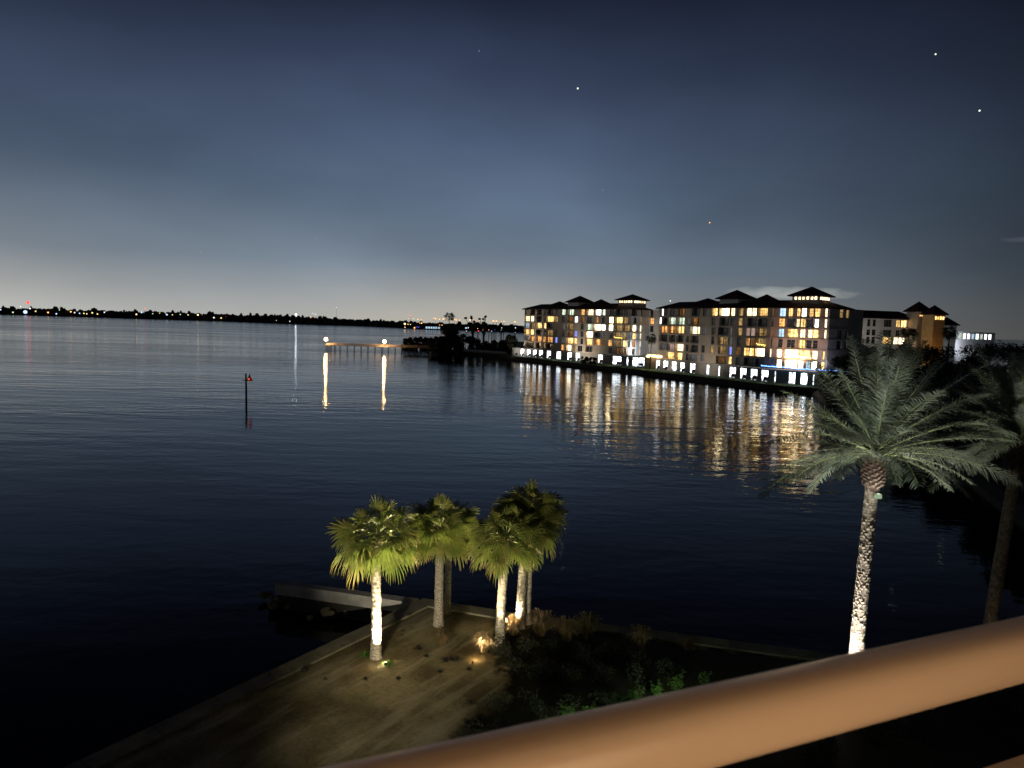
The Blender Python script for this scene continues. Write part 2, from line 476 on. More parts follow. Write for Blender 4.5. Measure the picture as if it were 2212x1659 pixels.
def build_ground():
    # sand sheet as a grid clipped to the shore line
    mb = MB()
    CAPW = 0.85
    inner = []
    for i in range(len(shore)):
        if i == 0 or i == len(shore) - 1:
            inner.append(shore[i] + inward(i, shore) * CAPW)
        else:
            n1 = inward(0, [shore[i - 1], shore[i]]); n2 = inward(0, [shore[i], shore[i + 1]])
            n = (n1 + n2).normalized(); inner.append(shore[i] + n * (CAPW / max(.4, n.dot(n1))))
    U = 90
    line = seg_pts(inner, .3)
    origin = Vector((2, -30, GZ))
    idx = []
    for p in line:
        row = []
        for k in range(U + 1):
            t = (k / U) ** 1.25
            q = p.lerp(origin, t)
            h = sand_h(q.x, q.y)
            edge = min(1, k / 5.0)
            mb.v.append((q.x, q.y, GZ - .06 * (1 - edge) + h * edge + .05 * math.exp(-((k - 4) / 2.0) ** 2)))
            row.append(len(mb.v) - 1)
        idx.append(row)
    for a, b in zip(idx[:-1], idx[1:]):
        for k in range(U):
            mb.f.append((a[k], b[k], b[k + 1], a[k + 1]))
            mb.m.append(0)
    o = mb.build('sand_ground', M['sand'], smooth=True)
    at_ = o.data.attributes.new('planting', 'FLOAT', 'POINT')
    at_.data.foreach_set('value', [sum(in_bed(v[0] + dx, v[1] + dy) for dx in (-.5, 0, .5) for dy in (-.6, 0, .6)) / 9 for v in mb.v])
    tag(o, kind='structure')
    # seawall cap and face
    cap = MB()
    n = len(shore)
    zt = GZ + .03
    S_, I_ = [], []
    for i in range(n - 1):
        k = max(1, int((shore[i + 1] - shore[i]).length / 2.4))
        for q in range(k):
            g0, g1 = (q / k, (q + 1) / k - .025 / (shore[i + 1] - shore[i]).length)
            S_.append((shore[i].lerp(shore[i + 1], g0), shore[i].lerp(shore[i + 1], g1), inner[i].lerp(inner[i + 1], g0), inner[i].lerp(inner[i + 1], g1)))
    for a, b, ia, ib in S_:
        f = lambda p, z: (p.x, p.y, z)
        cap.quad(f(a, zt), f(ia, zt), f(ib, zt), f(b, zt))
        cap.quad(f(a, -2), f(a, zt), f(b, zt), f(b, -2))
        cap.quad(f(ib, zt - .3), f(ib, zt), f(ia, zt), f(ia, zt - .3))
    o = cap.build('seawall', M['concrete'])
    tag(o, kind='structure')
    return inner
m_, nt_, out_ = new_mat('beach sand')
N_, L_ = nt_.nodes, nt_.links
p_ = N_.new('ShaderNodeBsdfPrincipled'); p_.inputs['Roughness'].default_value = .95; p_.inputs['Specular IOR Level'].default_value = .2
tc_ = N_.new('ShaderNodeTexCoord')
n1_ = N_.new('ShaderNodeTexNoise'); n1_.inputs['Scale'].default_value = .55; n1_.inputs['Detail'].default_value = 8
n2_ = N_.new('ShaderNodeTexNoise'); n2_.inputs['Scale'].default_value = 7; n2_.inputs['Detail'].default_value = 6
L_.new(tc_.outputs['Object'], n1_.inputs['Vector']); L_.new(tc_.outputs['Object'], n2_.inputs['Vector'])
r_ = N_.new('ShaderNodeValToRGB')
r_.color_ramp.elements[0].position = .36; r_.color_ramp.elements[0].color = (.12, .095, .052, 1)
r_.color_ramp.elements[1].position = .64; r_.color_ramp.elements[1].color = (.27, .225, .14, 1)
L_.new(n1_.outputs[0], r_.inputs[0])
mx_ = N_.new('ShaderNodeMix'); mx_.data_type = 'RGBA'; mx_.blend_type = 'MULTIPLY'; mx_.inputs[0].default_value = .6
rr_ = N_.new('ShaderNodeValToRGB'); rr_.color_ramp.elements[0].position = .3; rr_.color_ramp.elements[0].color = (.55, .5, .42, 1); rr_.color_ramp.elements[1].position = .55
L_.new(n2_.outputs[0], rr_.inputs[0]); L_.new(r_.outputs[0], mx_.inputs[6]); L_.new(rr_.outputs[0], mx_.inputs[7])
at2_ = N_.new('ShaderNodeAttribute'); at2_.attribute_name = 'planting'
n3_ = N_.new('ShaderNodeTexNoise'); n3_.inputs['Scale'].default_value = 1.3; n3_.inputs['Detail'].default_value = 6
L_.new(tc_.outputs['Object'], n3_.inputs['Vector'])
a3_ = N_.new('ShaderNodeMath'); a3_.operation = 'MULTIPLY_ADD'; a3_.inputs[1].default_value = 1.6; a3_.inputs[2].default_value = -.8
L_.new(n3_.outputs[0], a3_.inputs[0])
a4_ = N_.new('ShaderNodeMath'); a4_.operation = 'ADD'; L_.new(a3_.outputs[0], a4_.inputs[0]); L_.new(at2_.outputs['Fac'], a4_.inputs[1])
a5_ = N_.new('ShaderNodeMapRange'); a5_.inputs[1].default_value = .35; a5_.inputs[2].default_value = .6; L_.new(a4_.outputs[0], a5_.inputs[0])
mp5_ = N_.new('ShaderNodeMapping'); mp5_.vector_type = 'POINT'
_d5 = (edge_l - corner); mp5_.inputs['Rotation'].default_value = (0, 0, -math.atan2(_d5.y, _d5.x)); 
L_.new(tc_.outputs['Object'], mp5_.inputs['Vector'])
mp6_ = N_.new('ShaderNodeMapping'); mp6_.inputs['Scale'].default_value = (.20, 1.3, 1)
L_.new(mp5_.outputs[0], mp6_.inputs['Vector'])
n5_ = N_.new('ShaderNodeTexNoise'); n5_.inputs['Scale'].default_value = 1.2; n5_.inputs['Detail'].default_value = 5; n5_.inputs['Roughness'].default_value = .6
L_.new(mp6_.outputs[0], n5_.inputs['Vector'])
r5_ = N_.new('ShaderNodeMapRange'); r5_.inputs[1].default_value = .50; r5_.inputs[2].default_value = .66; r5_.inputs[3].default_value = 0; r5_.inputs[4].default_value = .5
L_.new(n5_.outputs[0], r5_.inputs[0])
m5_ = N_.new('ShaderNodeMix'); m5_.data_type = 'RGBA'; m5_.inputs[7].default_value = (.40, .36, .28, 1)
L_.new(r5_.outputs[0], m5_.inputs[0]); L_.new(mx_.outputs[2], m5_.inputs[6])
m4_ = N_.new('ShaderNodeMix'); m4_.data_type = 'RGBA'; m4_.inputs[7].default_value = (.022, .020, .014, 1)
L_.new(a5_.outputs[0], m4_.inputs[0]); L_.new(m5_.outputs[2], m4_.inputs[6])
L_.new(m4_.outputs[2], p_.inputs['Base Color'])
b_ = N_.new('ShaderNodeBump'); b_.inputs['Strength'].default_value = 1; b_.inputs['Distance'].default_value = .018
L_.new(n2_.outputs[0], b_.inputs['Height']); L_.new(b_.outputs[0], p_.inputs['Normal']); L_.new(p_.outputs[0], out_.inputs[0])
M['sand'] = m_
inner_line = build_ground()

# ------------------------------------------------------------------ apartment buildings over the bay
BG = 1.6          # lawn level
PH = 3.9          # podium height
FH = 3.0          # storey height
EAVE = BG + PH + 6 * FH

def offs(poly, o):
    """offset 2D polyline, + = toward the water (right-hand side when walking left to right)"""
    out = []
    for i in range(len(poly)):
        ns = []
        if i > 0: ns.append((poly[i - 1], poly[i]))
        if i < len(poly) - 1: ns.append((poly[i], poly[i + 1]))
        vs = []
        for a, b in ns:
            d = Vector((b[0] - a[0], b[1] - a[1])).normalized(); vs.append(Vector((d.y, -d.x)))
        n = sum(vs, Vector((0, 0))).normalized()
        k = o / max(.5, n.dot(vs[0]))
        out.append((poly[i][0] + n.x * k, poly[i][1] + n.y * k))
    return out

def facade(mb_wall, mb_list, poly, z0, zs, openings, depth_by_kind, mi_seg=None):
    """openings: list of (row, px0, px1, py, kind). Writes wall faces with real openings; calls mb_list(kind, a, b, zlo, zhi, n, depth)"""
    S = []
    for i in range(len(poly) - 1):
        a, b = Vector(poly[i]), Vector(poly[i + 1]); L = (b - a).length; d = (b - a) / L
        S.append([a, b, L, d, Vector((d.y, -d.x)), {}])
    for (row, x0, x1, py, kind) in openings:
        xm = (x0 + x1) / 2
        best = None
        for i, s in enumerate(S):
            h = hit_plane(xm, py, s[0], s[1])
            u = (Vector((h.x, h.y)) - s[0]).dot(s[3])
            if -0.5 <= u <= s[2] + .5:
                dist = h.length
                if best is None or dist < best[0]: best = (dist, i)
        if best is None: continue
        s = S[best[1]]
        u = []
        for x in (x0, x1):
            h = hit_plane(x, py, s[0], s[1]); u.append((Vector((h.x, h.y)) - s[0]).dot(s[3]))
        u0, u1 = max(min(u), .15), min(max(u), s[2] - .15)
        if u1 - u0 > .25: s[5].setdefault(row, []).append([u0, u1, kind])
    for si, (a, b, L, d, n, rows) in enumerate(S):
        mi = mi_seg[si] if mi_seg else 0
        P = lambda u, z, o=0.0: (a.x + d.x * u + n.x * o, a.y + d.y * u + n.y * o, z)
        for ri, (zb, zt, lo, hi) in enumerate(zs):
            ops = sorted(rows.get(ri, []))
            clean = []
            for op in ops:
                if clean and op[0] < clean[-1][1] + .12: op[0] = clean[-1][1] + .12
                if op[1] - op[0] > .25: clean.append(op)
            cur = 0.0
            # bands under and over the openings, piers between
            mb_wall.quad(P(0, zb), P(L, zb), P(L, zb + lo), P(0, zb + lo), mi)
            mb_wall.quad(P(0, zb + hi), P(L, zb + hi), P(L, zt), P(0, zt), mi)
            for (u0, u1, kind) in clean:
                mb_wall.quad(P(cur, zb + lo), P(u0, zb + lo), P(u0, zb + hi), P(cur, zb + hi), mi)
                D = -depth_by_kind(kind, u1 - u0)
                mb_wall.quad(P(u0, zb + lo), P(u0, zb + lo, D), P(u0, zb + hi, D), P(u0, zb + hi), mi)
                mb_wall.quad(P(u1, zb + lo, D), P(u1, zb + lo), P(u1, zb + hi), P(u1, zb + hi, D), mi)
                mb_wall.quad(P(u0, zb + lo), P(u1, zb + lo), P(u1, zb + lo, D), P(u0, zb + lo, D), mi)
                mb_wall.quad(P(u0, zb + hi, D), P(u1, zb + hi, D), P(u1, zb + hi), P(u0, zb + hi), mi)
                mb_list(kind, P, u0, u1, zb + lo, zb + hi, D, ri)
                cur = u1
            mb_wall.quad(P(cur, zb + lo), P(L, zb + lo), P(L, zb + hi), P(cur, zb + hi), mi)
            # slab edge standing proud of the wall
            if ri > 0 and L > 3:
                q = 0.12
                mb_wall.add([P(0, zb - .12, .003), P(L, zb - .12, .003), P(L, zb - .12, q), P(0, zb - .12, q),
                             P(0, zb + .08, .003), P(L, zb + .08, .003), P(L, zb + .08, q), P(0, zb + .08, q)],
                            [(0, 1, 2, 3), (7, 6, 5, 4), (3, 2, 6, 7), (0, 3, 7, 4), (1, 5, 6, 2)], mi)

def close_back(mb, poly, z0, z1, depth):
    back = offs(poly, -depth)
    a, b = poly[0], back[0]
    mb.quad((b[0], b[1], z0), (a[0], a[1], z0), (a[0], a[1], z1), (b[0], b[1], z1))
    a, b = poly[-1], back[-1]
    mb.quad((a[0], a[1], z0), (b[0], b[1], z0), (b[0], b[1], z1), (a[0], a[1], z1))
    for p, q in zip(back[:-1], back[1:]):
        mb.quad((q[0], q[1], z0), (p[0], p[1], z0), (p[0], p[1], z1), (q[0], q[1], z1))
    for i in range(len(poly) - 1):
        mb.quad((poly[i][0], poly[i][1], z1), (poly[i + 1][0], poly[i + 1][1], z1), (back[i + 1][0], back[i + 1][1], z1), (back[i][0], back[i][1], z1))

def hip_roof(poly, z, h, over, depth, parent, mat_=None, name='roof'):
    mb = MB()
    e0 = offs(poly, over); r0 = offs(poly, -depth * .38); r1 = offs(poly, -depth * .62); e1 = offs(poly, -depth - over)
    def ext(l, k):
        a = Vector(l[0]) - Vector(l[1]); a.normalize(); b = Vector(l[-1]) - Vector(l[-2]); b.normalize()
        l = [tuple(p) for p in l]
        l[0] = (l[0][0] + a.x * k, l[0][1] + a.y * k); l[-1] = (l[-1][0] + b.x * k, l[-1][1] + b.y * k)
        return l
    e0 = ext(e0, over); e1 = ext(e1, over); r0 = ext(r0, -depth * .34); r1 = ext(r1, -depth * .34)
    rows = [(e0, z - .35), (e0, z - .02), (r0, z + h), (r1, z + h), (e1, z - .02), (e1, z - .35)]
    n = len(poly); b = len(mb.v)
    for l, zz in rows:
        for p in l: mb.v.append((p[0], p[1], zz))
    for r in range(5):
        for i in range(n - 1):
            mb.f.append((b + r * n + i, b + r * n + i + 1, b + (r + 1) * n + i + 1, b + (r + 1) * n + i)); mb.m.append(0)
    for i in (0, n - 1):
        ids = [b + r * n + i for r in range(6)]
        mb.f.append((ids[1], ids[2], ids[3], ids[4])); mb.m.append(0)
        mb.f.append((ids[0], ids[1], ids[4], ids[5])); mb.m.append(0)
    for i in range(n - 1):
        mb.f.append((b + i, b + 5 * n + i, b + 5 * n + i + 1, b + i + 1)); mb.m.append(0)
    return mb.build(name, mat_ or M['roof'], parent)

def pavilion(parent, c, hw, z0, zw, zp, ang, lights=0, wallmat='trim', lit='C', name='roof_pavilion'):
    """small square storey with a pyramid roof"""
    w_ = MB(); w_.box((c[0], c[1], (z0 + zw) / 2), (hw * 1.55, hw * 1.55, zw - z0), ang)
    o = w_.build(name, M[wallmat], parent)
    rmb = MB(); Rm = Matrix.Rotation(ang, 3, 'Z')
    pts = [Rm @ Vector((sx * hw, sy * hw, 0)) + Vector((c[0], c[1], zw)) for sx, sy in ((-1, -1), (1, -1), (1, 1), (-1, 1))]
    lo = [p - Vector((0, 0, .3)) for p in pts]
    rmb.add(lo + pts + [Vector((c[0], c[1], zp))], [(3, 2, 1, 0), (0, 1, 5, 4), (1, 2, 6, 5), (2, 3, 7, 6), (3, 0, 4, 7), (4, 5, 8), (5, 6, 8), (6, 7, 8), (7, 4, 8)])
    rmb.build('pyramid_roof', M['roof'], o)
    if lights:
        for face in range(4):
            A = Matrix.Rotation(ang + face * math.pi / 2, 3, 'Z')
            for k in range(lights):
                u = (k + .5) / lights * hw * 1.4 - hw * .7
                q = A @ Vector((u, -hw * .775 - .06, 0)) + Vector((c[0], c[1], zw - .85))
                g = MB(); g.box(q, (hw * .13, .1, .75), ang + face * math.pi / 2)
                g.build('lit_vent', E[lit], o)
    return o

CR1 = lambda cx, cy: ((1980 + cx * .32550) / 1.8228, (1080 + cy * .32550) / 1.8228)
CR2 = lambda cx, cy: ((2520 + cx * .40687) / 1.8228, (1080 + cy * .40687) / 1.8228)
CR3 = lambda cx, cy: ((3300 + cx * .33092) / 1.8228, (1080 + cy * .33092) / 1.8228)

def parse(rows, conv):
    out = []
    for (ri, ya, yb, xa, xb, txt) in rows:
        for t in txt.split():
            k, r = t[0], t[1:].split('-')
            x0, x1 = float(r[0]), float(r[1])
            y = ya + (yb - ya) * ((x0 + x1) / 2 - xa) / (xb - xa)
            p, q = conv(x0, y), conv(x1, y)
            out.append((ri, p[0], q[0], (p[1] + q[1]) / 2, k))
    return out

WIN_ROWS = lambda: [(BG + PH + FH * k, BG + PH + FH * (k + 1), .30, 2.68) for k in range(6)]

def make_window_writer(parent):
    def wr(kind, P, u0, u1, z0, z1, D, ri):
        wdt = u1 - u0
        fr = MB(); t = .07
        o = D + .03
        A = lambda u, z, oo: Vector(P(u, z, oo))
        def fb(ua, ub, za, zb):
            pts = [P(ua, za, o), P(ub, za, o), P(ub, zb, o), P(ua, zb, o), P(ua, za, o + t), P(ub, za, o + t), P(ub, zb, o + t), P(ua, zb, o + t)]
            fr.add(pts, [(0, 3, 2, 1), (4, 5, 6, 7), (0, 1, 5, 4), (2, 3, 7, 6), (1, 2, 6, 5), (3, 0, 4, 7)])
        fb(u0, u0 + t, z0, z1); fb(u1 - t, u1, z0, z1); fb(u0 + t, u1 - t, z1 - t, z1); fb(u0 + t, u1 - t, z0, z0 + t)
        nm = max(1, int(round(wdt / 1.25)))
        for k in range(1, nm):
            u = u0 + wdt * k / nm; fb(u - .05, u + .05, z0 + t, z1 - t)
        if wdt < 3.0: fb(u0 + t, u1 - t, z0 + (z1 - z0) * .62, z0 + (z1 - z0) * .62 + .07)
        nm_ = 'balcony_door' if (wdt >= 3.0) else 'window'
        f = fr.build(nm_, M['frame'], parent)
        pn = MB(); pn.quad(P(u0, z0, D), P(u1, z0, D), P(u1, z1, D), P(u0, z1, D))
        pn.build('pane', E[kind] if kind in E else M['glass'], f)
        if wdt >= 3.0:
            rl = MB()
            rl.add([P(u0, z0 + .85, -.10), P(u1, z0 + .85, -.10), P(u1, z0 + .92, -.10), P(u0, z0 + .92, -.10),
                    P(u0, z0 + .85, -.04), P(u1, z0 + .85, -.04), P(u1, z0 + .92, -.04), P(u0, z0 + .92, -.04)],
                   [(0, 3, 2, 1), (4, 5, 6, 7), (0, 1, 5, 4), (2, 3, 7, 6), (1, 2, 6, 5), (3, 0, 4, 7)])
            nb = int(wdt / .16)
            for k in range(nb + 1):
                u = u0 + wdt * k / nb
                rl.add([P(u - .018, z0, -.06), P(u + .018, z0, -.06), P(u + .018, z0 + .85, -.06), P(u - .018, z0 + .85, -.06)], [(0, 1, 2, 3)])
            rl.build('balcony_rail', M['rail_dark'], f)
    return wr

def depthk(kind, wdt):
    return 1.1 if wdt >= 3.0 else .28

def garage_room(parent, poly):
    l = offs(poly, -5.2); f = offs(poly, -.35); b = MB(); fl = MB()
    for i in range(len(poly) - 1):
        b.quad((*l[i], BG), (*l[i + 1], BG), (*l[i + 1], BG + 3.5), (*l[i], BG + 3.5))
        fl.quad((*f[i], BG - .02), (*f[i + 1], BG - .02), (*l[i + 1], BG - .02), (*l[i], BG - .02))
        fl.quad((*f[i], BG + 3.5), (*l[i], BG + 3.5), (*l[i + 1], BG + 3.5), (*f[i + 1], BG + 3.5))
    b.build('glowing_garage_wall', E['N'], parent); fl.build('garage_floor', M['pale_concrete'], parent)  # back wall glows itself, standing in for lamps inside the garage
CARS = []
def garage_writer(parent):
    def wr(kind, P, u0, u1, z0, z1, D, ri):
        um = (u0 + u1) / 2; p = P(um, z0, -1.6); q = P(um, z0, 0)
        CARS.append((p, math.atan2(q[1] - p[1], q[0] - p[0]), u1 - u0))
    return wr

# --- first (farther) condominium
b1_poly = [(4.9, 316), (26.5, 283), (37.5, 270), (44.8, 261.5), (53.3, 269), (59.5, 260)]
B1 = [
 (5, 470, 480, 215, 1740, 'D235-280 D335-390 D415-470 D500-525 D535-612 D640-670 G715-758 G785-862 O945-988 C1015-1095 W1112-1188 G1200-1240 D1295-1350 D1365-1450 D1465-1510 D1560-1625 D1672-1690 D1785-1820'),
 (4, 550, 570, 215, 1740, 'C218-325 C340-375 D410-470 D500-525 Y528-620 y628-665 D715-755 o780-860 W870-908 o945-985 D1010-1075 O1125-1155 D1200-1235 Z1282-1335 Y1360-1450 y1460-1510 D1585-1620 y1665-1685 O1780-1825'),
 (3, 632, 658, 215, 1740, 'K225-318 y330-380 Y402-470 Y495-523 D528-605 g720-750 y778-850 D940-975 G1008-1088 Z1098-1188 W1195-1240 Z1280-1330 y1360-1450 y1458-1550 C1572-1615 C1660-1680 D1780-1820'),
 (2, 715, 752, 215, 1740, 'Y240-318 Y335-370 D400-465 D490-515 y525-605 D628-662 D710-745 o780-855 B868-903 D940-970 Z1003-1085 D1100-1180 g1190-1235 D1290-1330 y1345-1450 y1458-1490 g1500-1550 Y1572-1613 C1660-1675'),
 (1, 800, 852, 215, 1740, 'g245-310 O325-380 O398-465 O487-517 O525-603 B628-658 g705-745 Y765-850 Y862-895 D935-970 Y1000-1080 O1100-1175 o1190-1228 O1272-1318 y1345-1440 Y1455-1495 g1505-1550 O1562-1605 C1655-1668'),
 (0, 885, 935, 215, 1740, 'D270-375 D395-460 D490-515 D520-600 O702-740 Z765-822 y835-870 D900-960 D1000-1080 D1280-1320 o1360-1440 o1455-1490 g1500-1550 o1560-1600 C1648-1660'),
]
bld1 = empty('apartment_building', (b1_poly[0][0], b1_poly[0][1], BG))
tag(bld1, 'farther waterfront apartment block, left of the two, with a pale right end', 'apartment building', 'apartment blocks across the water')
def P0(parent, o):     # keep world coordinates under a parent at its base
    pass
def zero_parent(e):
    """children are written in world coordinates: cancel the parent's offset"""
    inv = Matrix.Translation(-e.location)
    for ch in e.children: ch.matrix_parent_inverse = inv

wall = MB()
facade(wall, make_window_writer(bld1), b1_poly, 0, WIN_ROWS(), parse(B1, CR1), depthk, mi_seg=[0, 0, 0, 1, 0])
close_back(wall, b1_poly, BG + PH, EAVE, 15)
wall.build('wall', [M['stucco'], M['pale_stucco']], bld1)
hip_roof(b1_poly[:5], EAVE, 2.3, 1.0, 15, bld1)
ang1 = math.atan2(b1_poly[1][1] - b1_poly[0][1], b1_poly[1][0] - b1_poly[0][0])
def spot_on(poly, px, py, back):
    l = offs(poly, -back)
    for a, b in zip(l[:-1], l[1:]):
        h = hit_plane(px, py, a, b); d = Vector((b[0] - a[0], b[1] - a[1]))
        u = (Vector((h.x, h.y)) - Vector(a)).dot(d) / d.dot(d)
        if -.05 <= u <= 1.05: return (h.x, h.y, h.z)
    return (h.x, h.y, h.z)
q = spot_on(b1_poly[:4], *CR1(935, 258), 6); pavilion(bld1, q, 4.7, EAVE + 1, 26.4, q[2], ang1, 0, 'trim')
q = spot_on(b1_poly[:4], *CR1(1190, 300), 4); pavilion(bld1, q, 3.8, EAVE + .3, EAVE + 1.6, q[2], ang1, 0, 'roof')
q = spot_on(b1_poly[:4], *CR1(1570, 240), 6); pavilion(bld1, q, 4.9, EAVE + .5, 27.1, q[2], ang1 + .1, 6, 'stucco')
q = spot_on(b1_poly[:4], *CR1(690, 325), 6); pavilion(bld1, q, 3.6, EAVE + .3, EAVE + 1.7, q[2], ang1, 0, 'roof')

# --- its garage podium
def px_y(px, Y): return ((px - 1106) / FPX * Y, Y)
p1_poly = [px_y(1104, 319), px_y(1178, 301), px_y(1241, 286), px_y(1300, 272), px_y(1352, 258), px_y(1392, 257)]
G1 = [(0, 950, 1025, 150, 1700, 'N135-178 N212-255 N290-332 N362-405 N435-480 N528-578 N648-700 N778-830 N880-930 N1150-1205 N1325-1435 N1460-1518 N1570-1630 N1640-1730')]
wall = MB()
facade(wall, garage_writer(bld1), p1_poly, 0, [(BG, BG + PH, .05, 3.4)], parse(G1, CR1), lambda k, w_: .3)
close_back(wall, p1_poly, BG, BG + PH + .05, 10)
garage_room(bld1, p1_poly)
wall.build('podium_wall', M['podium'], bld1)
wall = MB(); G1b = [(0, 978, 982, 900, 1200, 'N968-1022 N1058-1110')]

# --- second (nearer) condominium
b2_poly = [(51.4, 242), (67.0, 212), (75.6, 201), (88.3, 191.5), (97.2, 198.5), (104.8, 205.5)]
B2 = [
 (5, 382, 380, 185, 1980, 'W210-226 D232-270 D290-345 o365-430 D500-580 D610-645 Y695-748 Z768-862 C875-917 y955-1000 C1033-1078 C1085-1127 Y1142-1233 y1248-1290 K1350-1410 Y1438-1480 Y1520-1550 Z1565-1610 Y1638-1680 Y1692-1745 C1792-1815 y1935-1972 y1995-2030'),
 (4, 465, 470, 185, 1980, 'W188-205 D210-265 G278-348 G360-432 g455-485 o490-578 D690-730 D768-862 D872-910 y950-990 D1040-1130 D1140-1235 D1245-1290 O1345-1400 D1420-1500 C1515-1545 Y1555-1600 D1610-1675 W1690-1730 C1785-1810'),
 (3, 555, 565, 185, 1980, 'O190-268 O280-345 Y352-427 g455-480 C485-578 g598-638 D690-725 D755-850 g865-890 y950-988 P1025-1062 P1072-1112 y1135-1225 o1242-1282 K1340-1393 Y1425-1530 C1550-1598 C1625-1668 Y1675-1728 C1782-1805 D1912-1958 D1985-2015'),
 (2, 640, 660, 185, 1980, 'D185-265 D275-340 D348-420 D445-475 D480-565 D690-720 y750-845 g860-890 D940-975 O1020-1060 o1070-1110 y1125-1215 D1235-1278 D1335-1380 D1420-1500 y1505-1530 Y1545-1595 D1610-1660 D1675-1720 D1905-1950 D1978-2010'),
 (1, 725, 760, 185, 1980, 'g190-262 P265-330 C340-418 D440-470 D475-560 D590-625 y678-718 y752-835 B850-885 o930-970 Y1005-1052 Y1057-1103 Z1113-1205 C1225-1270 C1322-1375 Z1400-1530 Y1535-1655 C1668-1718 Y1765-1787'),
 (0, 795, 855, 185, 1980, 'Y250-328 Y340-408 D440-470 g475-550 g585-622 o735-835 Y848-885 D925-965 D1005-1100 D1110-1200 Z1325-1372 Z1398-1520 Z1530-1580 K1606-1648 Z1660-1712 Y1755-1785'),
]
bld2 = empty('apartment_building', (b2_poly[0][0], b2_poly[0][1], BG))
tag(bld2, 'nearer, larger waterfront apartment block with a warm floodlit right corner', 'apartment building', 'apartment blocks across the water')
wall = MB()
facade(wall, make_window_writer(bld2), b2_poly, 0, WIN_ROWS(), parse(B2, CR2), depthk)
close_back(wall, b2_poly, BG + PH, EAVE, 12)
wall.build('wall', M['stucco'], bld2)
hip_roof(b2_poly[:5], EAVE, 2.2, 1.0, 13, bld2)
ang2 = math.atan2(b2_poly[1][1] - b2_poly[0][1], b2_poly[1][0] - b2_poly[0][0])
q = spot_on(b2_poly[:4], *CR2(940, 150), 6); pavilion(bld2, q, 4.7, EAVE + 1, 26.4, q[2], ang2 + .1, 0, 'trim')
q = spot_on(b2_poly[:4], *CR2(1228, 192), 4); pavilion(bld2, q, 3.6, EAVE + .3, EAVE + 1.6, q[2], ang2 + .2, 0, 'roof')
q = spot_on(b2_poly[:4], *CR2(1665, 118), 6); pavilion(bld2, q, 5.0, EAVE + .5, 27.0, q[2], ang2 + .3, 6, 'stucco')
q = spot_on(b2_poly[:4], *CR2(660, 230), 6); pavilion(bld2, q, 3.6, EAVE + .3, EAVE + 1.7, q[2], ang2, 0, 'roof')
p2_poly = [px_y(1390, 252), px_y(1414, 243.5), px_y(1555, 214), px_y(1677, 195), px_y(1760, 187.5), px_y(1842, 186)]
G2 = [(0, 872, 1000, 165, 1700, 'N145-190 N222-268 N305-350 N385-432 N482-533 N640-667 N755-808 N865-925 N968-1028 N1068-1133 N1173-1240 N1298-1365 N1440-1502 N1555-1620 N1672-1740')]
wall = MB()
facade(wall, garage_writer(bld2), p2_poly, 0, [(BG, BG + PH, .05, 3.4)], parse(G2, CR2), lambda k, w_: .3)
close_back(wall, p2_poly, BG, BG + PH + .05, 8)
garage_room(bld2, p2_poly)
wall.build('podium_wall', M['podium'], bld2)
zero_parent(bld1); zero_parent(bld2)

rnd = random.Random(5)
def make_car(matk):
    root = empty('parked_car')
    b = MB(); prof = [(-1.1, .35), (-1.15, .75), (-.35, .88), (.1, 1.38), (.95, 1.42), (1.1, .9), (1.15, .35)]
    n = len(prof)
    b.add([(x, -.86, z) for x, z in prof] + [(x, .86, z) for x, z in prof], [(i, (i + 1) % n, n + (i + 1) % n, n + i) for i in range(n)] + [tuple(range(n))[::-1], tuple(range(n, 2 * n))])
    b.build('body', M[matk], root)
    for sx in (-.72, .75):
        for sy in (-.8, .8):
            b = MB(); b.tube([(sx, sy - .1, .32), (sx, sy + .1, .32)], [.32, .32], 12); b.build('wheel', M['rail_dark'], root)
    for sy in (-.6, .6):
        b = MB(); b.box((1.16, sy, .72), (.05, .3, .16)); b.build('tail_light', M['red_paint'], root)
    return root
protos = None
for k, (p, a, wd) in enumerate(CARS):
    if rnd.random() < .12 or wd < 2.2: continue
    if protos is None:
        protos = r = make_car('black_paint'); kids = list(r.children)
    else:
        r = protos.copy(); COL.objects.link(r)
        for ch in kids:
            c_ = ch.copy(); COL.objects.link(c_); c_.parent = r
    r.location = (p[0], p[1], BG + .01); r.rotation_euler = (0, 0, a)
    tag(r, 'dark car parked in a bright bay of the garages under the apartment blocks', 'car', 'cars parked in the lit garages')

# --- third condominium, behind to the right
b3_poly = [px_y(1838, 262), px_y(1975, 268)]
b3_depth = 262
B3 = [
 (3, 550, 560, 200, 900, 'D230-280 D350-390 D415-455 D548-640 Y695-745 Y755-820 Y862-912'),
 (2, 640, 648, 200, 900, 'D220-272 D342-385 D405-452 D540-635 D690-740'),
 (1, 730, 740, 200, 900, 'W203-275 D340-380 D400-445 Y538-636 C665-720 C726-798 Y848-902'),
]
bld3 = empty('apartment_building', (b3_poly[0][0], b3_poly[0][1], BG))
tag(bld3, 'pale apartment block with two pyramid-roofed towers, one lit orange', 'apartment building')
wall = MB()
z3 = [(4, 12.3, .3, 7), (12.3, 15.6, .5, 3.1), (15.6, 18.9, .3, 2.6), (18.9, 22.7, .5, 3.2)]
facade(wall, make_window_writer(bld3), b3_poly, 0, z3, parse(B3, CR3), lambda k, w_: .3)
close_back(wall, b3_poly, 1, 22.7, 14)
wall.build('wall', M['pale_stucco'], bld3)
rf = MB()
a_, b_2 = Vector((*b3_poly[0], 22.7)), Vector((*b3_poly[1], 22.7))
hip_roof(b3_poly, 22.8, 2.9, .8, 14, bld3)
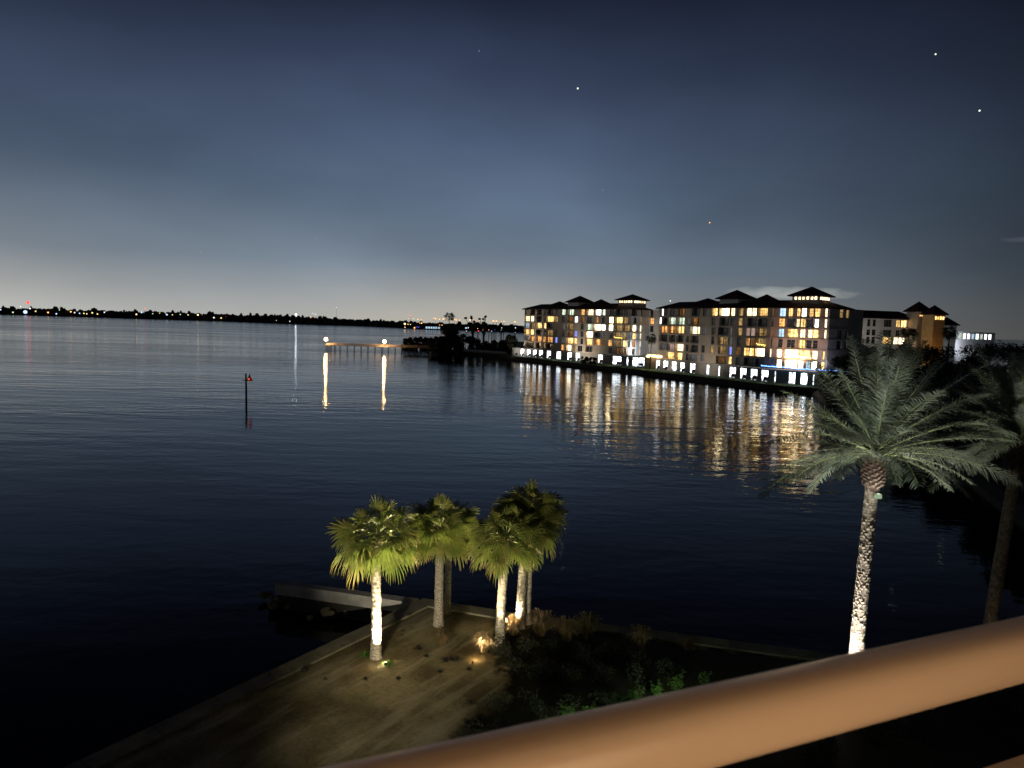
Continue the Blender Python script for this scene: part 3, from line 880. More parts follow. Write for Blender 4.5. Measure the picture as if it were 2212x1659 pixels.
def tower(px, Y, w_, zt, zp, mk, lights):
    x, y = px_y(px, Y)
    t_ = MB(); t_.box((x, y, (1 + zt) / 2), (w_, w_, zt - 1), .25)
    o = t_.build('tower', M[mk], bld3)
    r_2 = MB(); Rm = Matrix.Rotation(.25, 3, 'Z'); hw = w_ * .66
    pts = [Rm @ Vector((sx * hw, sy * hw, 0)) + Vector((x, y, zt + .01)) for sx, sy in ((-1, -1), (1, -1), (1, 1), (-1, 1))]
    lo = [p - Vector((0, 0, .35)) for p in pts]
    r_2.add(lo + pts + [Vector((x, y, zp))], [(3, 2, 1, 0), (0, 1, 5, 4), (1, 2, 6, 5), (2, 3, 7, 6), (3, 0, 4, 7), (4, 5, 8), (5, 6, 8), (6, 7, 8), (7, 4, 8)])
    r_2.build('pyramid_roof', M['roof'], o)
    for k in range(lights):
        u = (k + .5) / lights * w_ * .86 - w_ * .43
        q = Rm @ Vector((u, -w_ / 2 - .08, 0)) + Vector((x, y, zt - 1.5))
        g = MB(); g.box(q, (w_ * .12, .12, 1.1), .25)
        g.build('lit_vent', E['Y'], o)
    return o
tower(1973, 266, 5.6, 25.8, 29.6, 'stucco', 4)
tower(2007, 258, 5.1, 24.6, 28.0, 'orange_stucco', 4)
tower(2035, 270, 5.0, 21.0, 24.0, 'pale_stucco', 0)
zero_parent(bld3)

# --- long low floodlit building at the far right
fb = empty('resort_building', (*px_y(2085, 420), 1.5))
tag(fb, 'long low white building lit by bluish floodlights above the dark trees at far right', 'building')
x0, y0 = px_y(2040, 410); x1, y1 = px_y(2142, 440)
poly = [(x0, y0), (x1, y1)]
wall = MB()
B4 = [(0, 725, 732, 1280, 1780, '')]
ops = [(0, 2044 + k * 9.2, 2044 + k * 9.2 + 6, 724, 'WWKGWWKWGWW'[k % 11]) for k in range(11)]
facade(wall, make_window_writer(fb), poly, 0, [(14.5, 19.6, .6, 4.0)], ops, lambda k, w_: .3)
close_back(wall, poly, 1.5, 19.6, 12)
wall.quad((x0, y0, 1.5), (x1, y1, 1.5), (x1, y1, 14.5), (x0, y0, 14.5))
wall.build('wall', M['pale_stucco'], fb)
zero_parent(fb)

# ------------------------------------------------------------------ land under the condominiums
def land(name, shoreline, back, z, mt, edge_mt, edge_name):
    """sheet between a shoreline and a back line, with a bank face"""
    mb = MB()
    for i in range(len(shoreline) - 1):
        a, b, c_, d_ = shoreline[i], shoreline[i + 1], back[i + 1], back[i]
        mb.quad((*a, z), (*b, z), (*c_, z), (*d_, z))
    tag(mb.build(name, mt), kind='structure')
    e = MB()
    for a, b in zip(shoreline[:-1], shoreline[1:]):
        d = (Vector(b) - Vector(a)).normalized(); n = Vector((d.y, -d.x))
        A = lambda p, o, zz: (p[0] + n.x * o, p[1] + n.y * o, zz)
        e.quad(A(a, 1.6, -1), A(b, 1.6, -1), A(b, .9, .6), A(a, .9, .6))
        e.quad(A(a, .9, .6), A(b, .9, .6), A(b, 0, z - .01), A(a, 0, z - .01))
    tag(e.build(edge_name, edge_mt), kind='structure')
sh = [px_y(985, 352), px_y(1040, 338), px_y(1090, 318), px_y(1178, 289), px_y(1241, 272), px_y(1300, 257), px_y(1352, 246), px_y(1414, 232), px_y(1555, 206), px_y(1677, 188), px_y(1762, 181), px_y(1830, 176)]
bk = [(p[0] + 180, p[1] + 160) for p in sh]
bk[0] = (sh[0][0] + 20, sh[0][1] + 240)
land('lawn', sh, bk, BG - .05, M['lawn'], M['bank'], 'shore_bank')
# wooded land that closes the cove on the right
shr = [px_y(1768, 178), px_y(1790, 150), px_y(1860, 120), px_y(1990, 92), px_y(2150, 72), px_y(2300, 55)]
shr += [(r4.x + 22, r4.y + 14), (r4.x + 6, r4.y + 1)]
bkr = [(p[0] + 220, p[1] + 60) for p in shr]
land('wooded_ground', shr, bkr, 1.2, M['soil'], M['bank'], 'wooded_bank')

# ------------------------------------------------------------------ trees
def crown_mesh(rnd, lobes, n, size, aspect=1.6):
    """many leaf-sized faces spread through lobes; lobes = [(c, r, sz)]"""
    mb = MB()
    wsum = [r * r * s for c_, r, s in lobes]
    for i in range(n):
        c_, r, sz = rnd.choices(lobes, wsum)[0]
        u = rnd.gauss(0, 1), rnd.gauss(0, 1), rnd.gauss(0, 1)
        d = Vector(u).normalized()
        rad = r * (rnd.random() ** .33) * (1 + .22 * mnoise.noise(d * 2.7 + Vector(c_)))
        p = Vector(c_) + Vector((d.x * rad, d.y * rad, d.z * rad * sz))
        n_ = (d + Vector((rnd.gauss(0, .6), rnd.gauss(0, .6), rnd.gauss(0, .6)))).normalized()
        t = n_.cross(Vector((rnd.gauss(0, 1), rnd.gauss(0, 1), rnd.gauss(0, 1)))).normalized(); b = n_.cross(t)
        s = size * rnd.uniform(.6, 1.4)
        mb.quad(p - t * s * .5, p + b * s * .5 / aspect + t * s * .1, p + t * s * .5, p - b * s * .5 / aspect + t * s * .1)
    return mb
def dense_tree(name, label, cat, base, h, w_, seed, n=1500, size=.7, mt='leaf', group=None, trunk=.16, low=.18):
    rnd = random.Random(seed)
    root = empty(name, base)
    tag(root, label, cat, group)
    lobes = []
    for k in range(9):
        a = rnd.uniform(0, 6.28); rr = rnd.uniform(0, w_ * .32)
        z = h * rnd.uniform(low + .12, .84)
        lobes.append(((rr * math.cos(a), rr * math.sin(a), z), w_ * rnd.uniform(.18, .30), rnd.uniform(.6, 1.0)))
    lobes.append(((0, 0, h * .8), w_ * .22, .9))
    crown_mesh(rnd, lobes, n, size).build('crown', M[mt], root)
    tb = MB()
    tb.tube([(0, 0, -1.0), (rnd.uniform(-.2, .2), 0, h * .3), (rnd.uniform(-.4, .4), rnd.uniform(-.3, .3), h * .72)], [h * .03, h * .024, h * .008], 7)
    for c_, r, s in lobes[:5]:
        tb.tube([(0, 0, h * .25), ((c_[0]) * .5, c_[1] * .5, h * .45), c_], [h * .015, h * .01, h * .004], 5)
    tb.build('trunk', M['bark'], root)
    return root

# ------------------------------------------------------------------ palms
def frond_fan(mb, base, direction, L, rnd, seg=26, droop=.5, dry=False, petiole=.45, w_=1.0):
    """costapalmate frond: petiole then a folded fan of narrow leaflets with drooping tips"""
    d = Vector(direction).normalized()
    side = d.cross(Vector((0, 0, 1)))
    if side.length < .1: side = Vector((1, 0, 0))
    side.normalize(); up = side.cross(d).normalized()
    roll = rnd.uniform(-.9, .9)
    side, up = side * math.cos(roll) + up * math.sin(roll), up * math.cos(roll) - side * math.sin(roll)
    pl = L * petiole
    p1 = base + d * pl + Vector((0, 0, -.08 * pl * droop))
    w0 = .028
    mb.add([base - side * w0, base + side * w0, p1 + side * w0 * .6, p1 - side * w0 * .6], [(0, 1, 2, 3)], 1)
    fl = L * (1 - petiole)
    # the blade arches down from the end of its stalk
    bend = droop * rnd.uniform(.7, 1.25)
    d = (d + Vector((0, 0, -bend))).normalized()
    up = side.cross(d).normalized()
    mi = 2 if dry else 0
    for k in range(seg):
        a = (k / (seg - 1) - .5) * 2
        ang = a * 1.75 * w_
        ll = fl * (1 - .32 * abs(a)) * rnd.uniform(.9, 1.08)
        dd = (d * math.cos(ang) + side * math.sin(ang) + up * (-.10 * abs(a) + (.06 if k % 2 else -.06)) ).normalized()
        if math.cos(ang) < 0: dd = (dd + d * .2).normalized()
        wv = side * math.cos(ang) - d * math.sin(ang)
        wd = fl * .050
        pA = p1 + d * fl * .12 * (1 - abs(a))
        pB = pA + dd * ll * .5 + Vector((0, 0, -.05 * ll * droop))
        pC = pA + dd * ll * .82 + Vector((0, 0, -.28 * ll * droop))
        pD = pA + dd * ll * .95 + Vector((0, 0, -.60 * ll * droop))
        b = len(mb.v)
        fold = up * wd * .5
        for p, s in ((pA, .35), (pB, 1.0), (pC, .55)):
            mb.v.append(tuple(p - wv * wd * s)); mb.v.append(tuple(p + fold * s)); mb.v.append(tuple(p + wv * wd * s))
        mb.v.append(tuple(pD))
        for r_i in range(2):
            q0 = b + r_i * 3
            mb.f.append((q0, q0 + 1, q0 + 4, q0 + 3)); mb.m.append(mi)
            mb.f.append((q0 + 1, q0 + 2, q0 + 5, q0 + 4)); mb.m.append(mi)
        tipm = mi if rnd.random() > .35 else 2
        mb.f.append((b + 6, b + 7, b + 9)); mb.m.append(tipm)
        mb.f.append((b + 7, b + 8, b + 9)); mb.m.append(tipm)

def sabal_palm(label, base, H, crown_r, seed, lean=(0, 0), trunk_r=.17):
    rnd = random.Random(seed)
    root = empty('cabbage_palm', base)
    tag(root, label, 'palm tree', 'cabbage palms on the point')
    # trunk with ring scars
    tb = MB(); n, m = 22, 110
    b = 0
    for i in range(m + 1):
        t = i / m; z = H * t
        r = trunk_r * (1.12 - .22 * t + .22 * math.exp(-t * 14))
        for k in range(n):
            a = 2 * math.pi * k / n
            sc = .006 * math.sin(i * 1.55 + .8 * mnoise.noise((k * .5, i * .05, seed))) + .030 * mnoise.noise((math.cos(a) * 2.6, math.sin(a) * 2.6, z * 6 + seed))
            rr = r + sc * (trunk_r / .17)
            tb.v.append((lean[0] * t * t + rr * math.cos(a), lean[1] * t * t + rr * math.sin(a), z - (.1 if i == 0 else 0)))
    for i in range(m):
        for k in range(n):
            k2 = (k + 1) % n
            tb.f.append((i * n + k, i * n + k2, (i + 1) * n + k2, (i + 1) * n + k)); tb.m.append(0)
    tb.build('trunk', M['trunk_sabal'], root, smooth=True)
    top = Vector((lean[0], lean[1], H))
    bt = MB()       # old leaf bases under the crown
    for k in range(34):
        a = k * 2.4; z = -.55 + .9 * (k / 34)
        d = Vector((math.cos(a), math.sin(a), 1.1)).normalized()
        p = top + Vector((math.cos(a) * trunk_r * .8, math.sin(a) * trunk_r * .8, z))
        bt.bar(p, p + d * rnd.uniform(.22, .40), .07, .035)
    bt.build('leaf_boots', M['boot'], root)
    cr = MB()
    N = 78
    for k in range(N):
        t = (k + .5) / N
        el = math.asin(max(-1, min(1, .98 - 1.48 * t + rnd.uniform(-.10, .10))))
        a = k * 2.39996 + rnd.uniform(-.25, .25)
        d = Vector((math.cos(a) * math.cos(el), math.sin(a) * math.cos(el), math.sin(el) * (.66 if el > 0 else .95)))
        L = crown_r * rnd.uniform(.78, 1.05) * (.80 if el > .9 else 1.0)
        frond_fan(cr, top + Vector((0, 0, .10 + .25 * (1 - t))) + d * .06, d, L, rnd, seg=20, droop=(.18 + .50 * t) * rnd.uniform(.4, 1.5), dry=(t > .95), petiole=rnd.uniform(.48, .64))
    cr.build('crown', [M['fan'], M['rachis'], M['fan_dry']], root)
    return root

def date_palm(label, base, H, fr_len, seed, lean, trunk_r=.27, nf=80):
    rnd = random.Random(seed)
    root = empty('date_palm', base)
    tag(root, label, 'palm tree')
    axis = lambda t: Vector((lean[0] * t ** 1.3, lean[1] * t ** 1.3, H * t))
    tb = MB()
    tb.tube([axis(i / 12) for i in range(13)], [trunk_r * (.98 - .22 * i / 12) for i in range(13)], 14)
    rows = int(H / .105)
    for i in range(rows):
        t = i / rows; c_ = axis(t); r = trunk_r * (.98 - .22 * t)
        for k in range(9):
            a = (k + .5 * (i % 2)) * 2 * math.pi / 9 + .15 * math.sin(i)
            d = Vector((math.cos(a), math.sin(a), 0)); s = Vector((-d.y, d.x, 0))
            p = c_ + d * r * .92; w_ = r * .33 * rnd.uniform(.85, 1.1); out_ = rnd.uniform(.012, .04)
            tip = p + d * out_ + Vector((0, 0, .115))
            b = len(tb.v)
            for q in (p - s * w_ + Vector((0, 0, .03)), p + s * w_ + Vector((0, 0, .03)), p - Vector((0, 0, .05)), tip - s * w_ * .55, tip + s * w_ * .55, p + Vector((0, 0, .13))):
                tb.v.append(tuple(q))
            for f in ((0, 2, 3), (2, 4, 3), (2, 1, 4), (3, 4, 5), (0, 3, 5), (1, 5, 4)):
                tb.f.append(tuple(b + x for x in f)); tb.m.append(0)
    tb.build('trunk', M['trunk_date'], root)
    top = axis(1.0)
    bt = MB()
    for k in range(130):
        a = k * 2.39996; z = -1.25 + 1.45 * (k / 130); rr = trunk_r * (.92 + .48 * math.sin(math.pi * min(1, (z + 1.35) / 1.6)))
        d = Vector((math.cos(a), math.sin(a), .9)).normalized()
        p = top + Vector((math.cos(a) * rr * .75, math.sin(a) * rr * .75, z))
        bt.bar(p, p + d * .2, .10, .05)
    bt.tube([top + Vector((0, 0, -1.35)), top + Vector((0, 0, -.6)), top + Vector((0, 0, .3))], [trunk_r * .85, trunk_r * 1.12, trunk_r * .9], 12)
    bt.build('leaf_boots', M['boot'], root)
    cr = MB()
    for k in range(nf):
        t = (k + .5) / nf
        el = 1.45 - 1.72 * t + rnd.uniform(-.12, .12)
        a = k * 2.39996 + rnd.uniform(-.2, .2)
        d = Vector((math.cos(a) * math.cos(el), math.sin(a) * math.cos(el), math.sin(el)))
        if el < .15 and math.cos(a + math.pi / 2) > .58: continue        # nothing hangs in front of the boots
        L = fr_len * rnd.uniform(.80, 1.12)
        # rachis arc
        pts = []; p = top + Vector((0, 0, .15 * (1 - t))) + d * .1; dd = d.copy(); n = 12
        g = (.030 + .05 * t) * rnd.uniform(.7, 1.3)
        for i in range(n + 1):
            pts.append(p.copy()); p = p + dd * (L / n)
            dd = (dd + Vector((0, 0, -g * (0.6 + i / n)))).normalized()
        cr.tube(pts, [.030 * (1 - .85 * i / n) for i in range(n + 1)], 4, mi=1, cap=False)
        side0 = d.cross(Vector((0, 0, 1)));
        if side0.length < .1: side0 = Vector((1, 0, 0))
        side0.normalize()
        tw = rnd.uniform(-.5, .5)
        NL = 62
        for j in range(NL):
            s = .12 + .88 * j / NL
            f = s * n; i = min(int(f), n - 1); q = pts[i].lerp(pts[i + 1], f - i)
            dr = (pts[i + 1] - pts[i]).normalized(); sd = dr.cross(Vector((0, 0, 1)))
            if sd.length < .1: sd = side0
            sd.normalize(); un = sd.cross(dr)
            sd = sd * math.cos(tw) + un * math.sin(tw)
            ll = L * .150 * math.sin(math.pi * min(1, (s * .86 + .12))) ** .6 * rnd.uniform(.7, 1.15) + .04
            for sg in (-1, 1):
                ld = (sd * sg * .78 + dr * .62 + un * .28 * sg * (1 if j % 2 else .2) * sg + Vector((rnd.uniform(-.12, .12), rnd.uniform(-.12, .12), -.10 + rnd.uniform(-.15, .12)))).normalized()
                wv = ld.cross(un).normalized() * .020
                tip = q + ld * ll + Vector((0, 0, -.18 * ll))
                mid = q + ld * ll * .55
                cr.add([q - wv * .6, q + wv * .6, mid + wv, mid - wv, tip], [(0, 1, 2, 3), (3, 2, 4)], 0)
    cr.build('crown', [M['date'], M['rachis']], root)
    return root

def grass_clump(label, base, h, seed, n=230, group='ornamental grass clumps on the point', plume=.2, mt='grass_dry', spread=.55, name='grass_clump', cat='ornamental grass', bw=.011):
    rnd = random.Random(seed)
    mb = MB()
    for k in range(n):
        a = rnd.uniform(0, 6.28); r0 = rnd.uniform(0, .16 * h)
        out_ = rnd.uniform(.05, 1) ** .8 * spread * h; hh = h * rnd.uniform(.55, 1.05) * (1 - .35 * out_ / h)
        d = Vector((math.cos(a), math.sin(a), 0)); s = Vector((-d.y, d.x, 0)) * bw
        p0 = d * r0; p1 = d * (r0 + out_ * .35) + Vector((0, 0, hh * .62)); p2 = d * (r0 + out_ * .8) + Vector((0, 0, hh * .97)); p3 = d * (r0 + out_ * 1.35) + Vector((0, 0, hh * (.95 if out_ < .25 * h else .72)))
        pl = rnd.random() < plume
        w2 = 2.2 if pl else .6
        mb.add([p0 - s, p0 + s, p1 + s, p1 - s], [(0, 1, 2, 3)], 0)
        mb.add([p1 - s * .8, p1 + s * .8, p2 + s * w2, p2 - s * w2], [(0, 1, 2, 3)], 1 if pl else 0)
        mb.add([p2 - s * w2, p2 + s * w2, p3], [(0, 1, 2)], 1 if pl else 0)
    o = mb.build(name, [M[mt], M['grass_seed']])
    o.location = base
    tag(o, label, cat, group)
    return o

gz = lambda px, py, dz=0.0: (lambda p: (p.x, p.y, GZ + sand_h(p.x, p.y) + dz - .02))(at_z(px, py, GZ))
def mpx(px, py):      # metres per picture pixel for an upright thing standing at that ground point
    p = at_z(px, py, GZ); return (p - O).length * .965 / FPX

# cabbage palms: (base px, base py, crown-centre py, crown half width px, label)
sab = [
    (812, 1420, 1182, 104, 'brightly uplit cabbage palm standing alone on the sand, leftmost of its group', (-.05, 0), 9.6),
    (947, 1352, 1158, 88, 'dim cabbage palm with reddish boots, nearest right of the lone bright palm', (.0, 0), 9.0),
    (966, 1322, 1150, 74, 'slender grey cabbage palm half hidden just behind the dim palm', (.05, 0), 6.5),
    (1079, 1392, 1178, 92, 'cabbage palm whose trunk rises beside the glowing clump of grass', (.18, 0), 9.4),
    (1123, 1356, 1150, 90, 'cabbage palm with a golden lit ridged trunk, rightmost of the trunks on the point', (.12, 0), 8.8),
    (1138, 1344, 1118, 84, 'tallest cabbage palm with the highest crown, its grey trunk behind the golden one', (.05, .1), 7.4),
]
sab_obj = []
for i, (bx, by, cy, hw, lab, ln, tw) in enumerate(sab):
    base = Vector(gz(bx, by)); s = mpx(bx, by)
    H = (by - cy + 6) * s
    sab_obj.append(sabal_palm(lab, base, H, hw * s * .97, 11 + i, ln, tw * s * .98))

# date palms
dp_base = at_z(1838, 1545, GZ)
dp_top = at_y(1893, 985, dp_base.y - .1)
dp1 = date_palm('tall date palm with white lit shaggy trunk and wide grey-green crown', dp_base, dp_top.z - GZ, 4.5, 5, ((dp_top.x - dp_base.x), 0), .29)
dp2_base = at_z(2120, 1490, GZ)
dp2_top = at_y(2205, 955, dp2_base.y)
dp2 = date_palm('dim date palm cut off by the right edge of the view, behind the handrail', dp2_base, dp2_top.z - GZ, 3.9, 8, ((dp2_top.x - dp2_base.x), 0), .27)

# ------------------------------------------------------------------ uplights
def uplight(label, loc, target, power, col, size=65, blend=.6, r=.05, lit='warm_bulb', lens_r=.06, stake=.12, group='garden uplights'):
    root = empty('garden_uplight', loc)
    tag(root, label, 'garden light', group)
    d = (Vector(target) - Vector(loc)).normalized()
    h = Vector((0, 0, stake))
    b = MB(); b.tube([(0, 0, -.1), h], [.012, .012], 6); b.build('stake', M['black'], root)
    c_ = MB(); c_.tube([h - d * .06, h + d * .02, h + d * .08], [lens_r * .7, lens_r * 1.1, lens_r * 1.15], 12); c_.build('housing', M['black'], root)
    l = MB(); l.tube([h + d * .082, h + d * .09], [lens_r, lens_r * .9], 12); l.build('lens', E[lit], root)
    ld = bpy.data.lights.new('uplight_beam', 'SPOT'); ld.energy = power; ld.color = col; ld.spot_size = R(size); ld.spot_blend = blend; ld.shadow_soft_size = r
    lo = bpy.data.objects.new('uplight_beam', ld); COL.objects.link(lo); lo.parent = root
    lo.location = h + d * .12
    lo.rotation_euler = d.to_track_quat('-Z', 'Y').to_euler()
    return root

def crown_of(i, f=.8): 
    b = sab_obj[i].location; H = (sab[i][1] - sab[i][2]) * mpx(sab[i][0], sab[i][1]); return Vector((b.x, b.y, b.z + H * f))
WARM = (1.0, .83, .52)
u0 = Vector(gz(833, 1440)); uplight('small glowing uplight in the sand beside the lone bright palm', u0, crown_of(0, .62), 8000, WARM, 84, .5, .05)
u1 = Vector(gz(1020, 1434)); uplight('assumed uplight in the sand before the glowing grass clump, aimed at the right-hand palms', u1, crown_of(3, .75), 3000, WARM, 84, .6, .05, 'unlit', .035, .06)  # hidden source assumed from the lit clump and palms
u2 = Vector(gz(1098, 1366)); uplight('assumed uplight in the planting at the foot of the golden trunk', u2, crown_of(4, .8), 6500, WARM, 96, .6, .05)  # lamp assumed from the golden light on the trunk
WHITE = (1.0, .97, .90)
u4 = Vector(dp_base) + Vector((-1.0, -.95, 0)); uplight('assumed white uplight at the foot of the tall date palm', u4, Vector(dp_base) + Vector((.35, .1, 5.6)), 8500, WHITE, 50, .45, .05, 'white_bulb')  # unseen lamp assumed from the white light on the trunk
u5 = Vector(dp2_base) + Vector((-.6, -.6, 0)); uplight('assumed amber uplight at the foot of the dim date palm', u5, Vector(dp2_base) + Vector((.1, 0, 3.0)), 110, (1, .72, .34), 52, .6, .05)  # unseen lamp assumed from the amber at the trunk base
for u_, c_, e_ in ((u0, WARM, 9), (Vector(gz(1034, 1427)), (1, .66, .28), 8)):      # point lights added for the glow on the sand round the fittings
    ld = bpy.data.lights.new('added_spill', 'POINT'); ld.energy = e_; ld.color = c_; ld.shadow_soft_size = .04
    lo = bpy.data.objects.new('added_spill', ld); COL.objects.link(lo); lo.location = u_ + Vector((-.12, .05, .22))
# little lamp strapped to the date palm trunk below its crown
fx = empty('trunk_lamp', Vector((dp_top.x, dp_top.y - .33, dp_top.z - 1.45)))
tag(fx, 'small pale green lamp strapped to the date palm trunk under its crown', 'lamp')
b = MB(); b.box((0, 0, 0), (.22, .14, .16), .2); b.build('housing', mat('pale green enamel', (.42, .55, .38), .5), fx)
b = MB(); b.tube([(.0, -.02, .085), (.0, -.02, .10)], [.06, .05], 10); b.build('lens', emit('lamp lens', (.8, 1, .7), 1.2), fx)
ld = bpy.data.lights.new('crown_beam', 'SPOT'); ld.energy = 40; ld.color = (.93, 1, .93); ld.spot_size = R(150); ld.spot_blend = .8; ld.shadow_soft_size = .06
lo = bpy.data.objects.new('crown_beam', ld); COL.objects.link(lo); lo.parent = fx; lo.location = (0, -.25, .2); lo.rotation_euler = (R(180 - 25), 0, 0)

wf_loc = RN * -1.45 + RD * -9.0; wf_loc.z = 7.2
wf_t = Vector(sab_obj[2].location) + Vector((-.4, 0, 3.9)); wf_d = (wf_t - wf_loc).normalized()
wf = empty('added_floodlight', wf_loc)  # unseen lamp added to light the cabbage palms
tag(wf, 'unseen floodlight added on the wall of the building the view is taken from', 'floodlight')
b = MB(); b.tube([Vector((0, 0, 0)) - wf_d * .12, Vector((0, 0, 0)), wf_d * .1], [.08, .14, .16], 12); b.build('housing', M['black'], wf)
b = MB(); b.tube([wf_d * .105, wf_d * .115], [.13, .12], 12); b.build('lens', E['warm_bulb'], wf)
ld = bpy.data.lights.new('added_flood_beam', 'SPOT'); ld.energy = 46000; ld.color = (1, .90, .62); ld.spot_size = R(25); ld.spot_blend = .8; ld.shadow_soft_size = .12
lo = bpy.data.objects.new('added_flood_beam', ld); COL.objects.link(lo); lo.parent = wf; lo.location = wf_d * .15; lo.rotation_euler = wf_d.to_track_quat('-Z', 'Y').to_euler()

wf2_loc = RN * -1.45 + RD * 6.0; wf2_loc.z = 8.0
wf2_t = Vector((dp_top.x - 1.3, dp_top.y, dp_top.z + 1.0)); wf_d = (wf2_t - wf2_loc).normalized()
wf2 = empty('added_floodlight', wf2_loc)  # second unseen lamp, added to brighten the date palm fronds
tag(wf2, 'unseen white floodlight added higher on the same wall to light the date palm crown', 'floodlight')
b = MB(); b.tube([Vector((0, 0, 0)) - wf_d * .12, Vector((0, 0, 0)), wf_d * .1], [.08, .14, .16], 12); b.build('housing', M['black'], wf2)
b = MB(); b.tube([wf_d * .105, wf_d * .115], [.13, .12], 12); b.build('lens', E['white_bulb'], wf2)
ld = bpy.data.lights.new('added_flood_beam', 'SPOT'); ld.energy = 27000; ld.color = (.97, 1, .94); ld.spot_size = R(17); ld.spot_blend = .7; ld.shadow_soft_size = .12
lo = bpy.data.objects.new('added_flood_beam', ld); COL.objects.link(lo); lo.parent = wf2; lo.location = wf_d * .15; lo.rotation_euler = wf_d.to_track_quat('-Z', 'Y').to_euler()

# ------------------------------------------------------------------ planting on the point
clumps = [
    (1046, 1408, 44, 'glowing golden clump of grass with an upright plume, lit beside a palm trunk', 1, .35),
    (955, 1392, 42, 'dark clump of grass at the foot of the dim palm', 2, .1),
    (1108, 1372, 44, 'golden tipped grass clump between the two right-hand palm trunks', 3, .3),
    (1168, 1372, 58, 'tall feathery brown grass clump just right of the palms by the seawall', 4, .3),
    (1222, 1385, 56, 'dark grass clump between the two feathery ones by the seawall', 41, .2),
    (1268, 1378, 58, 'feathery grey grass clump, second from the palms along the seawall', 5, .3),
    (1382, 1396, 48, 'small feathery grass clump standing apart near the seawall', 6, .3),
    (1485, 1410, 34, 'low grass clump by the seawall, farthest right of the grasses', 7, .2),
]
for (x, y, hp, lab, sd, pl) in clumps:
    grass_clump(lab, gz(x, y), hp * mpx(x, y), sd, 320, plume=pl)
rnd = random.Random(3)
bed = [(1090, 1418, 40), (1140, 1415, 44), (1195, 1412, 44), (1250, 1425, 46), (1310, 1420, 44), (1370, 1432, 40), (1110, 1450, 36), (1165, 1460, 42), (1230, 1470, 46), (1300, 1468, 44), (1370, 1475, 46), (1440, 1460, 44), (1080, 1540, 50), (1150, 1535, 52), (1220, 1540, 50), (1075, 1590, 50), (1300, 1530, 50), (1010, 1600, 42)]
for i, (x, y, hp) in enumerate(bed):
    s = mpx(x, y)
    dense_tree('low_shrub', 'low dark shrub in the planting bed between the sand and the handrail', 'shrub', gz(x, y), hp * s * .72, 66 * s, 60 + i, 480, .10, 'leaf_dark', 'low shrubs in the planting bed', low=-.1)
weeds = [(1140, 1120, .16), (1540, 520, .16), (1480, 665, .12), (1475, 705, .10), (1625, 825, .20), (1700, 900, .14), (1880, 940, .26), (1945, 935, .24), (1985, 930, .22), (1820, 1040, .12), (1440, 1100, .12), (2090, 1020, .14), (770, 1100, .10), (930, 800, .10), (2110, 1330, .22)]
for i, (cx, cy, h) in enumerate(weeds):
    x, y = (950 + cx * .4295) / 1.8228, (2200 + cy * .4295) / 1.8228
    grass_clump('small dark weed tuft growing out of the open sand', gz(x, y), h, 80 + i, 60, 'weed tufts on the sand', 0, 'soil', 1.3, 'weed_tuft', 'weed', .012)
for i, (cx, cy, h, lab) in enumerate([(1345, 985, .30, 'green weed around the glowing uplight on the sand'), (1140, 900, .32, 'green weed tuft left of the lone bright palm trunk')]):
    x, y = (950 + cx * .4295) / 1.8228, (2200 + cy * .4295) / 1.8228
    grass_clump(lab, gz(x, y), h, 180 + i, 110, None, 0, 'leaf_green', 1.1, 'weed_tuft', 'weed', .014)
st = MB(); st.sphere((0, 0, .05), .13, 10, 7, sc=(1.2, 1, .8), jit=.12, rnd=random.Random(4))
o = st.build('stone', M['black'], smooth=True); o.location = gz(658, 1447)
tag(o, 'single black round stone lying on the sand near the seawall', 'stone')

# broad-leaved bushes just over the handrail
def leafy_bush(label, base, h, w_, seed, n=150, ls=.15):
    rnd = random.Random(seed); mb = MB(); sb = MB()
    for k in range(max(4, n // 14)):
        a = rnd.uniform(0, 6.28); r = rnd.uniform(0, w_ * .5); tip = Vector((math.cos(a) * r, math.sin(a) * r, h * rnd.uniform(.6, 1.05)))
        root_ = Vector((math.cos(a) * r * .4, math.sin(a) * r * .4, 0))
        sb.tube([root_, (root_ + tip) / 2 + Vector((0, 0, .06)), tip], [.012, .009, .005], 5)
        for j in range(14):
            t = rnd.uniform(.25, 1); p = root_.lerp(tip, t); b = rnd.uniform(0, 6.28)
            d = Vector((math.cos(b), math.sin(b), rnd.uniform(-.1, .5))).normalized(); s = d.cross(Vector((0, 0, 1))).normalized(); l = ls * rnd.uniform(.6, 1.2)
            m_p = p + d * l * .5
            mb.add([p, m_p - s * l * .33 + Vector((0, 0, .02)), p + d * l - Vector((0, 0, .03)), m_p + s * l * .33 + Vector((0, 0, .02)), m_p - Vector((0, 0, .015))], [(0, 1, 4), (1, 2, 4), (2, 3, 4), (3, 0, 4)])
    root = empty('leafy_bush', base); tag(root, label, 'shrub', 'leafy bushes along the foot of the building')
    mb.build('leaves', M['leaf_green'], root); sb.build('stems', M['bark'], root)
LB = [(1180, 1575), (1230, 1560), (1280, 1545), (1325, 1530), (1372, 1518), (1420, 1502), (1462, 1490), (1515, 1478)]
for i, (x, y) in enumerate(LB):
    p = gz(x, y + 6)
    leafy_bush('bush of broad bright green leaves peeping over the middle of the handrail', p, .75 * (1 + .2 * math.sin(i * 2.3)), .9, 300 + i, 130 if i not in (0, 7) else 50)
for i, (x, y) in enumerate([(1900, 1600), (2010, 1590), (2110, 1560), (2190, 1540), (1780, 1640)]):
    dense_tree('low_shrub', 'dark shrub in the garden seen under the right end of the handrail', 'shrub', gz(x, y), 1.1, 1.8, 400 + i, 700, .12, 'leaf', 'dark shrubs under the handrail', low=-.1)
